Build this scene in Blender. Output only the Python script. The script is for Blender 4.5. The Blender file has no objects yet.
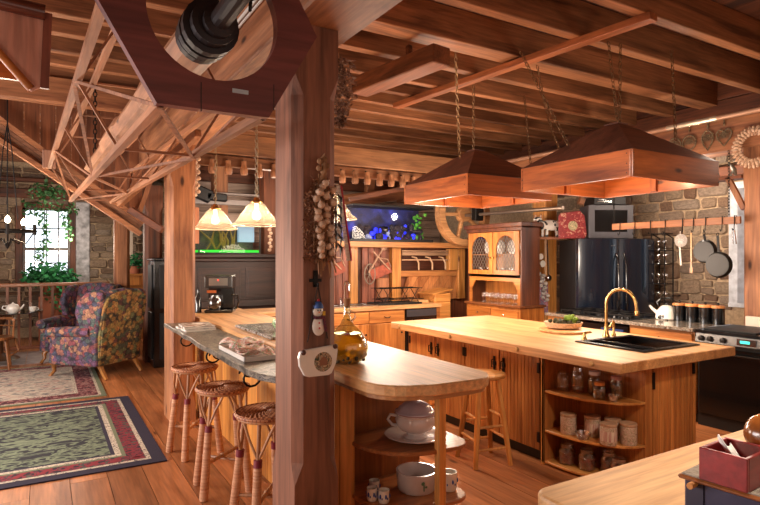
import bpy, bmesh, math, random
from mathutils import Vector, Matrix, noise
C = bpy.context.scene.collection
SC = bpy.context.scene
PI = math.pi
R = math.radians
rnd = random.Random(7)

# ---------------------------------------------------------------- camera, world, lights, exposure
CAM_Z = 1.6
YAW = R(30.7)
cd = bpy.data.cameras.new('camera'); cam = bpy.data.objects.new('camera', cd); C.objects.link(cam)
cam.location = (0, 0, CAM_Z); cam.rotation_euler = (R(90), 0, -YAW)
cd.sensor_width = 36; cd.lens = 565 / 760 * 36; cd.shift_y = 5.5 / 760; cd.clip_start = 0.05
SC.camera = cam
w = bpy.data.worlds.new('world'); SC.world = w; w.use_nodes = True
w.node_tree.nodes['Background'].inputs[0].default_value = (0.80, 0.90, 1.0, 1)
w.node_tree.nodes['Background'].inputs[1].default_value = 2.6
vs = SC.view_settings
vs.view_transform = 'Standard'; vs.look = 'None'; vs.gamma = 1; vs.exposure = 0.38; vs.use_curve_mapping = False
SC.cycles.use_denoising = True
SC.cycles.max_bounces = 7; SC.cycles.diffuse_bounces = 4; SC.cycles.glossy_bounces = 3
SC.cycles.transmission_bounces = 5; SC.cycles.transparent_max_bounces = 14
SC.cycles.sample_clamp_indirect = 4.0; SC.cycles.caustics_reflective = False; SC.cycles.caustics_refractive = False

def lamp(name, kind, loc, power, col, size=0.1, rot=(0, 0, 0), spot=None, sy=None):
    d = bpy.data.lights.new(name, kind); d.energy = power; d.color = col
    if kind == 'AREA':
        d.size = size
        if sy: d.shape = 'RECTANGLE'; d.size_y = sy
    else: d.shadow_soft_size = size
    if spot: d.spot_size = spot; d.spot_blend = 0.6
    o = bpy.data.objects.new(name, d); C.objects.link(o); o.location = loc; o.rotation_euler = rot
    return o
WARM = (1.0, 0.70, 0.42); SOFT = (1.0, 0.83, 0.66); DAY = (0.80, 0.90, 1.0)
# added area lights behind and left of the camera; those walls have no windows
lamp('south_fill_light', 'AREA', (1.6, -1.75, 1.5), 12, (1.0, 0.90, 0.84), 4.5, (R(92), 0, 0), sy=1.8)
lamp('west_fill_light', 'AREA', (-3.8, 5.0, 1.5), 230, (0.98, 0.93, 0.92), 5.0, (R(90), 0, R(-90)), sy=1.6)
# hood and pendant lamps
HOODP = ((4.0, 4.72, 2.38), (4.27, 3.17, 2.38))
for p in HOODP: lamp('hood_light', 'SPOT', p, 110, WARM, 0.06, spot=R(140))
for p in HOODP: lamp('hood_glow', 'POINT', (p[0], p[1], 2.33), 16, WARM, 0.05)
for p in ((1.54, 5.98, 1.97), (1.70, 5.12, 1.97), (1.90, 4.00, 1.97)): lamp('pendant_light', 'POINT', p, 18, WARM, 0.04)
# unseen fill lights added to brighten the timbers and the rooms
for p, e in (((2.7, 4.6, 1.5), 65), ((3.2, 1.4, 1.5), 11), ((4.95, 3.9, 1.6), 48), ((4.4, 6.0, 1.9), 60), ((2.9, 6.2, 1.6), 30), ((5.2, 2.7, 2.45), 16), ((5.0, 6.1, 1.45), 10)): lamp('fill_light', 'POINT', p, e, SOFT, 0.25)
for p, e in (((-0.3, 5.4, 1.3), 65), ((-0.9, 8.0, 1.6), 60), ((0.4, 11.6, 1.9), 50), ((2.7, 7.6, 2.4), 22), ((3.6, 8.7, 2.1), 40)): lamp('fill_light', 'POINT', p, e, SOFT, 0.25)
t_ = Vector((1.75, 2.05, -1.95)); lamp('counter_spot', 'SPOT', (2.2, .55, 2.65), 95, SOFT, 0.06, rot=t_.to_track_quat('-Z', 'Y').to_euler(), spot=R(75))
lamp('counter_spot', 'SPOT', (2.1, .70, 2.4), 100, SOFT, 0.06, spot=R(80))  # extra spot added to brighten the near counter
lamp('fill_light', 'POINT', (-.75, 1.9, 1.3), 18, SOFT, .25)  # unseen fill added to brighten the spout and reel
lamp('chandelier_light', 'POINT', (-0.15, 7.2, 2.02), 14, WARM, 0.06)
lamp('wall_wash', 'POINT', (6.6, 3.9, 2.5), 22, SOFT, 0.08)

# ---------------------------------------------------------------- colours and materials
def sc1(c): c /= 255.0; return c / 12.92 if c <= 0.04045 else ((c + 0.055) / 1.055) ** 2.4
def rgb(h): 
    if isinstance(h, str): h = tuple(int(h[i:i + 2], 16) for i in (0, 2, 4))
    return (sc1(h[0]), sc1(h[1]), sc1(h[2]), 1)
MATS = {}
def newmat(name):
    m = bpy.data.materials.new(name); m.use_nodes = True
    return m, m.node_tree.nodes, m.node_tree.links, m.node_tree.nodes['Principled BSDF']
def ramp(n, stops, interp='LINEAR'):
    r = n.new('ShaderNodeValToRGB'); r.color_ramp.interpolation = interp
    e = r.color_ramp.elements
    while len(e) > 1: e.remove(e[-1])
    e[0].position = stops[0][0]; e[0].color = stops[0][1]
    for p, c in stops[1:]:
        x = e.new(p); x.color = c
    return r
def coords(n, l, scale, kind='Object', rot=(0, 0, 0)):
    t = n.new('ShaderNodeTexCoord'); mp = n.new('ShaderNodeMapping')
    mp.inputs['Scale'].default_value = scale; mp.inputs['Rotation'].default_value = rot
    l.new(t.outputs[kind], mp.inputs['Vector'])
    oi = n.new('ShaderNodeObjectInfo'); mu = n.new('ShaderNodeMath'); mu.operation = 'MULTIPLY'; mu.inputs[1].default_value = 37.0
    l.new(oi.outputs['Random'], mu.inputs[0])
    ad = n.new('ShaderNodeVectorMath'); ad.operation = 'ADD'
    l.new(mp.outputs[0], ad.inputs[0]); l.new(mu.outputs[0], ad.inputs[1])
    return ad.outputs[0], oi.outputs['Random']
def vary(n, l, colsock, rand, amt):
    h = n.new('ShaderNodeHueSaturation')
    mr = n.new('ShaderNodeMapRange'); mr.inputs['To Min'].default_value = 1 - amt; mr.inputs['To Max'].default_value = 1 + amt
    l.new(rand, mr.inputs['Value']); l.new(mr.outputs[0], h.inputs['Value']); l.new(colsock, h.inputs['Color'])
    return h.outputs[0]
def bump(n, l, b, hsock, strength=0.3, dist=0.01):
    bp = n.new('ShaderNodeBump'); bp.inputs['Strength'].default_value = strength; bp.inputs['Distance'].default_value = dist
    l.new(hsock, bp.inputs['Height']); l.new(bp.outputs[0], b.inputs['Normal'])

def wood(hi, lo, axis='x', rough=0.5, grain=14, var=0.14, coat=0.0, blotch=0.35, knots=False):
    key = ('wood', hi, lo, axis, rough, grain, var, coat, blotch, knots)
    if key in MATS: return MATS[key]
    m, n, l, b = newmat('wood_' + axis)
    s = {'x': (0.9, grain, grain), 'y': (grain, 0.9, grain), 'z': (grain, grain, 0.9)}[axis]
    v, rn = coords(n, l, s)
    no = n.new('ShaderNodeTexNoise'); no.inputs['Scale'].default_value = 1.0; no.inputs['Detail'].default_value = 5; no.inputs['Distortion'].default_value = 0.6
    no.inputs['Roughness'].default_value = 0.62
    l.new(v, no.inputs['Vector'])
    H, L = rgb(hi), rgb(lo)
    M = tuple((H[i] * 0.6 + L[i] * 0.4) for i in range(3)) + (1,)
    r = ramp(n, [(0.33, L), (0.48, M), (0.64, H)]); l.new(no.outputs['Fac'], r.inputs[0])
    s2 = {'x': (0.5, 2.5, 2.5), 'y': (2.5, 0.5, 2.5), 'z': (2.5, 2.5, 0.5)}[axis]
    v2, _ = coords(n, l, s2)
    n2 = n.new('ShaderNodeTexNoise'); n2.inputs['Scale'].default_value = 1.3; n2.inputs['Detail'].default_value = 3; l.new(v2, n2.inputs['Vector'])
    mr = n.new('ShaderNodeMapRange'); mr.inputs['From Min'].default_value = 0.3; mr.inputs['From Max'].default_value = 0.7
    mr.inputs['To Min'].default_value = 1 - blotch; mr.inputs['To Max'].default_value = 1 + blotch * 0.5; l.new(n2.outputs['Fac'], mr.inputs['Value'])
    hs = n.new('ShaderNodeHueSaturation'); l.new(mr.outputs[0], hs.inputs['Value']); l.new(r.outputs[0], hs.inputs['Color'])
    out = vary(n, l, hs.outputs[0], rn, var)
    s4 = {'x': (3, grain * 6, grain * 6), 'y': (grain * 6, 3, grain * 6), 'z': (grain * 6, grain * 6, 3)}[axis]
    v4, _ = coords(n, l, s4); n4 = n.new('ShaderNodeTexNoise'); n4.inputs['Scale'].default_value = 1.0; n4.inputs['Detail'].default_value = 2; l.new(v4, n4.inputs['Vector'])
    m4 = n.new('ShaderNodeMapRange'); m4.inputs['From Min'].default_value = .3; m4.inputs['From Max'].default_value = .7; m4.inputs['To Min'].default_value = .78; m4.inputs['To Max'].default_value = 1.16; l.new(n4.outputs['Fac'], m4.inputs['Value'])
    h4 = n.new('ShaderNodeHueSaturation'); l.new(m4.outputs[0], h4.inputs['Value']); l.new(out, h4.inputs['Color']); out = h4.outputs[0]
    if knots:
        vo = n.new('ShaderNodeTexVoronoi'); vo.inputs['Scale'].default_value = 1.0
        ks = {'x': (1.6, 4.5, 4.5), 'y': (4.5, 1.6, 4.5), 'z': (4.5, 4.5, 1.6)}[axis]
        v3, _ = coords(n, l, ks); l.new(v3, vo.inputs['Vector'])
        rk = ramp(n, [(0.05, (1, 1, 1, 1)), (0.11, (0, 0, 0, 1))]); l.new(vo.outputs['Distance'], rk.inputs[0])
        mx = n.new('ShaderNodeMixRGB'); l.new(rk.outputs[0], mx.inputs[0]); l.new(out, mx.inputs[1])
        mx.inputs[2].default_value = tuple(c * 0.35 for c in L[:3]) + (1,)
        out = mx.outputs[0]
    l.new(out, b.inputs['Base Color']); b.inputs['Roughness'].default_value = rough
    if coat: b.inputs['Coat Weight'].default_value = coat; b.inputs['Coat Roughness'].default_value = 0.15
    bump(n, l, b, no.outputs['Fac'], 0.25, 0.004)
    MATS[key] = m; return m
def plain(name, col, rough=0.5, metal=0.0, emis=None, es=0.0, coat=0.0, trans=0.0, nz=0.0, nscale=20, var=0.0, spec=None):
    key = (name, col, rough, metal, es, nz)
    if key in MATS: return MATS[key]
    m, n, l, b = newmat(name)
    c = rgb(col)
    v, rn = coords(n, l, (nscale,) * 3)
    no = n.new('ShaderNodeTexNoise'); no.inputs['Scale'].default_value = 1; no.inputs['Detail'].default_value = 3; l.new(v, no.inputs['Vector'])
    a = max(nz, 0.04)
    r = ramp(n, [(0.3, tuple(x * (1 - a) for x in c[:3]) + (1,)), (0.7, tuple(min(1, x * (1 + a)) for x in c[:3]) + (1,))])
    l.new(no.outputs['Fac'], r.inputs[0]); out = r.outputs[0]
    if var: out = vary(n, l, out, rn, var)
    l.new(out, b.inputs['Base Color'])
    b.inputs['Roughness'].default_value = rough; b.inputs['Metallic'].default_value = metal
    if spec is not None: b.inputs['Specular IOR Level'].default_value = spec
    if coat: b.inputs['Coat Weight'].default_value = coat
    if es: b.inputs['Emission Color'].default_value = rgb(emis or col); b.inputs['Emission Strength'].default_value = es
    if nz: bump(n, l, b, no.outputs['Fac'], 0.3, 0.004)
    MATS[key] = m; return m
def glass(name='clear_glass', tint='ffffff', fac=0.12, rough=0.03, body=0.0, k=0.6):
    key = ('glass', name)
    if key in MATS: return MATS[key]
    m = bpy.data.materials.new(name); m.use_nodes = True; n = m.node_tree.nodes; l = m.node_tree.links; n.clear()
    o = n.new('ShaderNodeOutputMaterial'); t = n.new('ShaderNodeBsdfTransparent'); t.inputs[0].default_value = rgb(tint)
    g = n.new('ShaderNodeBsdfGlossy'); g.inputs['Roughness'].default_value = rough
    lw = n.new('ShaderNodeLayerWeight'); lw.inputs[0].default_value = 0.35
    ma = n.new('ShaderNodeMath'); ma.operation = 'MULTIPLY_ADD'; ma.inputs[1].default_value = k; ma.inputs[2].default_value = fac
    l.new(lw.outputs['Facing'], ma.inputs[0])
    mx = n.new('ShaderNodeMixShader'); l.new(ma.outputs[0], mx.inputs[0]); l.new(t.outputs[0], mx.inputs[1]); l.new(g.outputs[0], mx.inputs[2])
    last = mx
    if body:
        tr = n.new('ShaderNodeBsdfTranslucent'); tr.inputs[0].default_value = rgb(tint)
        df = n.new('ShaderNodeBsdfDiffuse'); df.inputs[0].default_value = rgb(tint)
        a = n.new('ShaderNodeMixShader'); a.inputs[0].default_value = 0.4; l.new(tr.outputs[0], a.inputs[1]); l.new(df.outputs[0], a.inputs[2])
        m2 = n.new('ShaderNodeMixShader'); m2.inputs[0].default_value = body; l.new(mx.outputs[0], m2.inputs[1]); l.new(a.outputs[0], m2.inputs[2]); last = m2
    l.new(last.outputs[0], o.inputs[0])
    MATS[key] = m; return m
def speckle(name, cols, scale, rough=0.3, stops=None, dist=2.0, rot=(0, 0, 0), stretch=(1, 1, 1), kind='noise', coat=0.0, bmp=0.15, detail=6, var=0.0, interp='LINEAR'):
    if name in MATS: return MATS[name]
    m, n, l, b = newmat(name)
    v, rn = coords(n, l, tuple(scale * s for s in stretch), rot=rot)
    if kind == 'noise':
        t = n.new('ShaderNodeTexNoise'); t.inputs['Detail'].default_value = detail; t.inputs['Distortion'].default_value = dist; out = t.outputs['Fac']
    else:
        t = n.new('ShaderNodeTexVoronoi'); out = t.outputs['Distance']
    t.inputs['Scale'].default_value = 1.0; l.new(v, t.inputs['Vector'])
    k = len(cols)
    stops = stops or [0.3 + 0.4 * i / (k - 1) for i in range(k)]
    r = ramp(n, [(s, rgb(c)) for s, c in zip(stops, cols)], interp); l.new(out, r.inputs[0])
    o = vary(n, l, r.outputs[0], rn, var) if var else r.outputs[0]
    l.new(o, b.inputs['Base Color']); b.inputs['Roughness'].default_value = rough
    if coat: b.inputs['Coat Weight'].default_value = coat
    if bmp: bump(n, l, b, out, bmp, 0.006)
    MATS[name] = m; return m

def leafcloth(name, cols, scale, dark, rough=.9):
    if name in MATS: return MATS[name]
    m, n, l, b = newmat(name); v, rn = coords(n, l, (scale, scale, scale))
    no = n.new('ShaderNodeTexNoise'); no.inputs['Scale'].default_value = 1.6; no.inputs['Detail'].default_value = 2; l.new(v, no.inputs['Vector'])
    mx = n.new('ShaderNodeMixRGB'); mx.blend_type = 'ADD'; mx.inputs[0].default_value = .9; l.new(v, mx.inputs[1]); l.new(no.outputs['Color'], mx.inputs[2])
    vo = n.new('ShaderNodeTexVoronoi'); vo.inputs['Scale'].default_value = 1.0; l.new(mx.outputs[0], vo.inputs['Vector'])
    sp = n.new('ShaderNodeSeparateColor'); l.new(vo.outputs['Color'], sp.inputs[0])
    r = ramp(n, [(i / len(cols), rgb(c)) for i, c in enumerate(cols)], 'CONSTANT'); l.new(sp.outputs[0], r.inputs[0])
    r2 = ramp(n, [(.50, (1, 1, 1, 1)), (.85, (0, 0, 0, 1))]); l.new(vo.outputs['Distance'], r2.inputs[0])
    n2 = n.new('ShaderNodeTexNoise'); n2.inputs['Scale'].default_value = 3; n2.inputs['Detail'].default_value = 4; l.new(v, n2.inputs['Vector'])
    hs = n.new('ShaderNodeHueSaturation'); mr = n.new('ShaderNodeMapRange'); mr.inputs['From Min'].default_value = .35; mr.inputs['From Max'].default_value = .65; mr.inputs['To Min'].default_value = .6; mr.inputs['To Max'].default_value = 1.35
    l.new(n2.outputs['Fac'], mr.inputs['Value']); l.new(mr.outputs[0], hs.inputs['Value']); l.new(r.outputs[0], hs.inputs['Color'])
    m2 = n.new('ShaderNodeMixRGB'); m2.inputs[1].default_value = rgb(dark); l.new(r2.outputs[0], m2.inputs[0]); l.new(hs.outputs[0], m2.inputs[2])
    l.new(m2.outputs[0], b.inputs['Base Color']); b.inputs['Roughness'].default_value = rough
    MATS[name] = m; return m
T_HI, T_LO = 'B2774F', '74432B'      # old timbers
def timber(a): return wood(T_HI, T_LO, a, 0.6, 9, 0.12, knots=True)
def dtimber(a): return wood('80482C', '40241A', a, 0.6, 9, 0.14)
def joistw(a): return wood('B47850', '6C432C', a, 0.5, 10, 0.14, blotch=0.4)
def pine(a): return wood('DB9A55', 'B06E30', a, 0.42, 12, 0.10, coat=0.15, knots=True)
def cab(a): return wood('C98445', '945425', a, 0.4, 14, 0.10, coat=0.2)
def maple(a): return wood('E2B07A', 'BA8450', a, 0.5, 10, 0.05, blotch=0.2)
def darkw(a): return wood('5A3020', '2E1610', a, 0.4, 12, 0.1, coat=0.1)
def hoodw(a): return wood('B4622E', '763616', a, 0.42, 8, 0.08, coat=0.15, knots=True)
IRON = lambda: plain('black_iron', '1A1614', 0.5, 0.6)
BLACK = lambda: plain('black_enamel', '0C0C0E', 0.2, 0.0, coat=0.3)
MBLACK = lambda: plain('matt_black', '141214', 0.55)
CHROME = lambda: plain('chrome', 'C8C8C8', 0.15, 1.0)
BRASS = lambda: plain('brushed_brass', 'C9A468', 0.22, 1.0)
WHITE = lambda: plain('white_ceramic', 'E8E2DA', 0.2, coat=0.4)
GLASS = lambda: glass()
PANE = lambda: glass('pane_glass', fac=.01, k=.05)

# ---------------------------------------------------------------- mesh helpers
ROOT = {}
class MB:
    def __init__(s): s.v = []; s.f = []; s.m = []; s.cur = 0
    def add(s, vs_, fs):
        o = len(s.v); s.v += [Vector(p) for p in vs_]; s.f += [[i + o for i in f] for f in fs]; s.m += [s.cur] * len(fs); return s
    def box(s, x0, y0, z0, x1, y1, z1):
        x0, x1 = sorted((x0, x1)); y0, y1 = sorted((y0, y1)); z0, z1 = sorted((z0, z1))
        return s.add([(x0, y0, z0), (x1, y0, z0), (x1, y1, z0), (x0, y1, z0), (x0, y0, z1), (x1, y0, z1), (x1, y1, z1), (x0, y1, z1)],
                     [(3, 2, 1, 0), (4, 5, 6, 7), (0, 1, 5, 4), (1, 2, 6, 5), (2, 3, 7, 6), (3, 0, 4, 7)])
    def beam(s, p0, p1, w_, h_, up=(0, 0, 1), w1=None, h1=None):
        p0, p1 = Vector(p0), Vector(p1); d = (p1 - p0).normalized(); u = Vector(up)
        a = d.cross(u)
        if a.length < 1e-4: a = d.cross(Vector((1, 0, 0)))
        a.normalize(); u = a.cross(d).normalized(); vv = []
        for p, ww, hh in ((p0, w_, h_), (p1, w1 or w_, h1 or h_)):
            for i, j in ((-1, -1), (1, -1), (1, 1), (-1, 1)): vv.append(p + a * i * ww / 2 + u * j * hh / 2)
        return s.add(vv, [(3, 2, 1, 0), (4, 5, 6, 7), (0, 1, 5, 4), (1, 2, 6, 5), (2, 3, 7, 6), (3, 0, 4, 7)][0:6])
    def tube(s, pts, r, seg=8, closed=False, cap=True):
        pts = [Vector(p) for p in pts]; n_ = len(pts); rr = r if isinstance(r, (list, tuple)) else [r] * n_
        vv, ff = [], []; prev = None
        for i, p in enumerate(pts):
            if closed: d = pts[(i + 1) % n_] - pts[i - 1]
            else: d = pts[min(i + 1, n_ - 1)] - pts[max(i - 1, 0)]
            d.normalize()
            if prev is None:
                a = d.cross(Vector((0, 0, 1)))
                if a.length < 1e-3: a = d.cross(Vector((1, 0, 0)))
            else: a = prev - d * prev.dot(d)
            a.normalize(); prev = a; b_ = d.cross(a)
            for k in range(seg):
                t = 2 * PI * k / seg; vv.append(p + (a * math.cos(t) + b_ * math.sin(t)) * rr[i])
        for i in range(n_ if closed else n_ - 1):
            for k in range(seg):
                j = (i + 1) % n_; ff.append((i * seg + k, i * seg + (k + 1) % seg, j * seg + (k + 1) % seg, j * seg + k))
        if cap and not closed: ff += [tuple(range(seg))[::-1], tuple((n_ - 1) * seg + k for k in range(seg))]
        return s.add(vv, ff)
    def lathe(s, prof, c=(0, 0, 0), seg=20, ax='z', flute=None):
        vv, ff = [], []; c = Vector(c)
        for r, z in prof:
            for k in range(seg):
                t = 2 * PI * k / seg; q = r * (1 + (flute[1] * math.cos(flute[0] * t) if flute else 0))
                p = (q * math.cos(t), q * math.sin(t), z)
                if ax == 'y': p = (p[0], z, p[1])
                if ax == 'x': p = (z, p[0], p[1])
                vv.append(c + Vector(p))
        for i in range(len(prof) - 1):
            for k in range(seg): ff.append((i * seg + k, i * seg + (k + 1) % seg, (i + 1) * seg + (k + 1) % seg, (i + 1) * seg + k))
        if prof[0][0] > 1e-5 and prof[0][0] != prof[-1][0] or prof[0][0] > 1e-5: ff.append(tuple(range(seg))[::-1])
        if prof[-1][0] > 1e-5: ff.append(tuple((len(prof) - 1) * seg + k for k in range(seg)))
        return s.add(vv, ff)
    def shell(s, prof, c=(0, 0, 0), seg=20, ax='z', flute=None):   # open lathe, no caps
        n0 = len(s.f); s.lathe(prof, c, seg, ax, flute)
        k = len(s.f) - n0 - (len(prof) - 1) * seg
        for _ in range(k): s.f.pop(); s.m.pop()
        return s
    def prism(s, poly, a0, a1, ax='z'):
        k = len(poly)
        def P(p, a): return (p[0], p[1], a) if ax == 'z' else ((p[0], a, p[1]) if ax == 'y' else (a, p[0], p[1]))
        vv = [P(p, a0) for p in poly] + [P(p, a1) for p in poly]
        return s.add(vv, [tuple(range(k))[::-1], tuple(range(k, 2 * k))] + [(i, (i + 1) % k, k + (i + 1) % k, k + i) for i in range(k)])
    def ball(s, c, r, seg=10, rings=6):
        if not isinstance(r, (tuple, list)): r = (r, r, r)
        vv = [(c[0], c[1], c[2] - r[2])]; ff = []
        for i in range(1, rings):
            ph = -PI / 2 + PI * i / rings
            for k in range(seg):
                t = 2 * PI * k / seg; vv.append((c[0] + r[0] * math.cos(ph) * math.cos(t), c[1] + r[1] * math.cos(ph) * math.sin(t), c[2] + r[2] * math.sin(ph)))
        vv.append((c[0], c[1], c[2] + r[2])); L = len(vv) - 1
        for k in range(seg):
            ff.append((0, 1 + (k + 1) % seg, 1 + k)); ff.append((L, L - seg + k, L - seg + (k + 1) % seg))
            for i in range(rings - 2): ff.append((1 + i * seg + k, 1 + i * seg + (k + 1) % seg, 1 + (i + 1) * seg + (k + 1) % seg, 1 + (i + 1) * seg + k))
        return s.add(vv, ff)
    def grid(s, fn, nu, nv):
        vv = [fn(i / nu, j / nv) for j in range(nv + 1) for i in range(nu + 1)]
        return s.add(vv, [(j * (nu + 1) + i, j * (nu + 1) + i + 1, (j + 1) * (nu + 1) + i + 1, (j + 1) * (nu + 1) + i) for j in range(nv) for i in range(nu)])
    def chain(s, p0, p1, link=0.045, r=0.004, sag=0.0):
        p0, p1 = Vector(p0), Vector(p1); n_ = max(2, int((p1 - p0).length / (link * 0.78)))
        for i in range(n_):
            t = (i + 0.5) / n_; c = p0.lerp(p1, t) - Vector((0, 0, sag * 4 * t * (1 - t))); t2 = t + 0.5 / n_
            c2 = p0.lerp(p1, t2) - Vector((0, 0, sag * 4 * t2 * (1 - t2))); d = (c2 - c).normalized()
            a = d.cross(Vector((0.3, 1, 0.1)) if i % 2 else Vector((1, -0.3, 0.1))).normalized()
            s.tube([c + d * (link / 2) * math.cos(q) + a * (link * 0.28) * math.sin(q) for q in [2 * PI * k / 8 for k in range(8)]], r, 4, True)
        return s
    def xf(s, M, start=0):
        for i in range(start, len(s.v)): s.v[i] = M @ s.v[i]
        return s
    def build(s, name, mats, parent=None, w=False, bev=0.0, smooth=False, seg=1, solid=0.0):
        vs_ = s.v; loc = None
        if parent is not None:
            if w:
                o = ROOT.get(parent.name, Vector((0, 0, 0))); vs_ = [p - o for p in vs_]
        else:
            xs = [p.x for p in vs_]; ys = [p.y for p in vs_]; zs = [p.z for p in vs_]
            loc = Vector(((min(xs) + max(xs)) / 2, (min(ys) + max(ys)) / 2, min(zs))); vs_ = [p - loc for p in vs_]
        me = bpy.data.meshes.new(name); me.from_pydata([tuple(p) for p in vs_], [], s.f)
        bm = bmesh.new(); bm.from_mesh(me); bmesh.ops.recalc_face_normals(bm, faces=bm.faces); bm.to_mesh(me); bm.free()
        if not isinstance(mats, (list, tuple)): mats = [mats]
        for m in mats: me.materials.append(m)
        me.polygons.foreach_set('material_index', s.m)
        if smooth: me.polygons.foreach_set('use_smooth', [True] * len(me.polygons))
        me.update()
        if smooth and bev == 0: 
            try: me.set_sharp_from_angle(angle=R(42))
            except Exception: pass
        o = bpy.data.objects.new(name, me); C.objects.link(o)
        if parent is not None: o.parent = parent; ROOT[o.name] = ROOT.get(parent.name, Vector((0, 0, 0)))
        else: o.location = loc; ROOT[o.name] = loc
        if bev:
            md = o.modifiers.new('bevel', 'BEVEL'); md.width = bev; md.segments = seg; md.limit_method = 'ANGLE'; md.angle_limit = R(35)
        if solid:
            md = o.modifiers.new('solid', 'SOLIDIFY'); md.thickness = solid
        return o
def thing(name, label, cat, loc=(0, 0, 0), rz=0.0, group=None):
    o = bpy.data.objects.new(name, None); C.objects.link(o); o.empty_display_size = 0.1
    o.location = loc; o.rotation_euler = (0, 0, rz); o['label'] = label; o['category'] = cat
    if group: o['group'] = group
    ROOT[o.name] = Vector(loc); return o
def tag(o, label, cat, group=None, kind=None):
    o['label'] = label; o['category'] = cat
    if group: o['group'] = group
    if kind: o['kind'] = kind
    return o
def struct(o, label=None):
    o['kind'] = 'structure'
    if label: o['label'] = label
    return o
def sroot(name, loc=(0, 0, 0)):
    o = bpy.data.objects.new(name, None); C.objects.link(o); o.location = loc; o['kind'] = 'structure'; ROOT[o.name] = Vector(loc); return o
KIDS = {}
def copy_tree(o, parent=None):
    c = o.copy(); C.objects.link(c)
    if parent is not None: c.parent = parent
    for ch in [x for x in C.objects if x.parent == o]: copy_tree(ch, c)
    return c
def dup(o, loc, rz=0.0, label=None, group=None, scale=None):
    c = copy_tree(o); c.location = loc; c.rotation_euler = (0, 0, rz)
    if label: c['label'] = label
    if group: c['group'] = group
    if scale: c.scale = scale if isinstance(scale, (tuple, list)) else (scale,) * 3
    ROOT[c.name] = Vector(loc); return c
def arc(cx, cy, r, a0, a1, n_=8): return [(cx + r * math.cos(R(a0 + (a1 - a0) * i / n_)), cy + r * math.sin(R(a0 + (a1 - a0) * i / n_))) for i in range(n_ + 1)]

# ---------------------------------------------------------------- floor of wide pine boards
def sub(name, me, parent, loc, scale=(1, 1, 1), rot=(0, 0, 0)):
    o = bpy.data.objects.new(name, me); C.objects.link(o); o.parent = parent; o.location = loc; o.scale = scale; o.rotation_euler = rot; return o
fl = MB().box(-6, -2, -0.06, 7.6, 14.2, -0.024).build('floor', plain('floor_gap', '2A160C', 0.8)); struct(fl)
fo = ROOT['floor']
floorw = wood('BE7A4C', '94562E', 'y', 0.42, 9, 0.14, coat=0.08, knots=True)
pm = {}
def plankmesh(key, L, Wd):
    k = (key, round(L, 2), Wd)
    if k not in pm:
        o = MB().box(-Wd / 2, -L / 2, -0.022, Wd / 2, L / 2, 0).build('floorboard', floorw, bev=0)
        pm[k] = o.data; bpy.data.objects.remove(o)
    return pm[k]
BW = 0.242
x = -4.2; i = 0
while x < 7.2:
    y = -1.9 + (i * 1.37) % 2.6 - 2.6
    while y < 13.6:
        L = 3.9; y0 = max(y, -1.9); y1 = min(y + L, 13.5)
        if y1 - y0 > 0.2 and not (x < -1.5 and y1 < 2):
            lim = 0.0
            sub('floorboard', plankmesh('f', y1 - y0, BW - 0.004), fl, Vector((x + BW / 2, (y0 + y1) / 2 - 0.001, -0.022 + rnd.uniform(-0.0008, 0.0))) - fo)
        y += L + 0.003
    x += BW; i += 1

# ---------------------------------------------------------------- ceiling: joists, boards, main beams
JZ = 3.5
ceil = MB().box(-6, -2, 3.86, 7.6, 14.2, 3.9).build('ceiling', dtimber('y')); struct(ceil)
co = ROOT['ceiling']
jl = [(0.4, .1), (0.95, .1), (1.5, .1), (2.1, .1), (2.75, .1), (3.32, .1), (4.04, .22), (4.55, .1)]
y = 5.10
while y < 13.2: jl.append((y, .09)); y += 0.45
for k, (jy, jw) in enumerate(jl):
    d = rnd.uniform(-0.01, 0.01)
    MB().box(-5.8, jy - jw / 2, JZ + d, 7.28, jy + jw / 2, 3.80).build('joist', joistw('x'), ceil, w=True, bev=0.006)
x = -5.8; bmesh0 = None
while x < 7.3:
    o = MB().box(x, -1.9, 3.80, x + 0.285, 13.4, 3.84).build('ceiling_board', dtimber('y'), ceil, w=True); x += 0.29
# main beams along the building
for bx0, bx1 in ((1.0, 1.35), (6.1, 6.42)):
    MB().box(bx0, -1.9, 2.72, bx1, 13.3, 3.08).build('main_beam', timber('y'), ceil, w=True, bev=0.012)
    if bx0 < 2: MB().box(bx0 + .05, -1.9, 3.085, bx1 - .05, 13.3, 3.49).build('beam_packing', dtimber('y'), ceil, w=True)  # filler under the joists, dark-toned for the shadow above the beam
# pale conduits on the beam
co1 = MB().tube([(0.985, 1.9, 3.0), (0.985, 5.2, 3.0)], 0.010).tube([(0.985, 1.9, 2.96), (0.985, 5.2, 2.965)], 0.008).build('conduit', plain('conduit_grey', 'D8D4CC', 0.4))
tag(co1, 'pair of pale electrical conduits along the side of the main beam', 'conduit')

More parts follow.
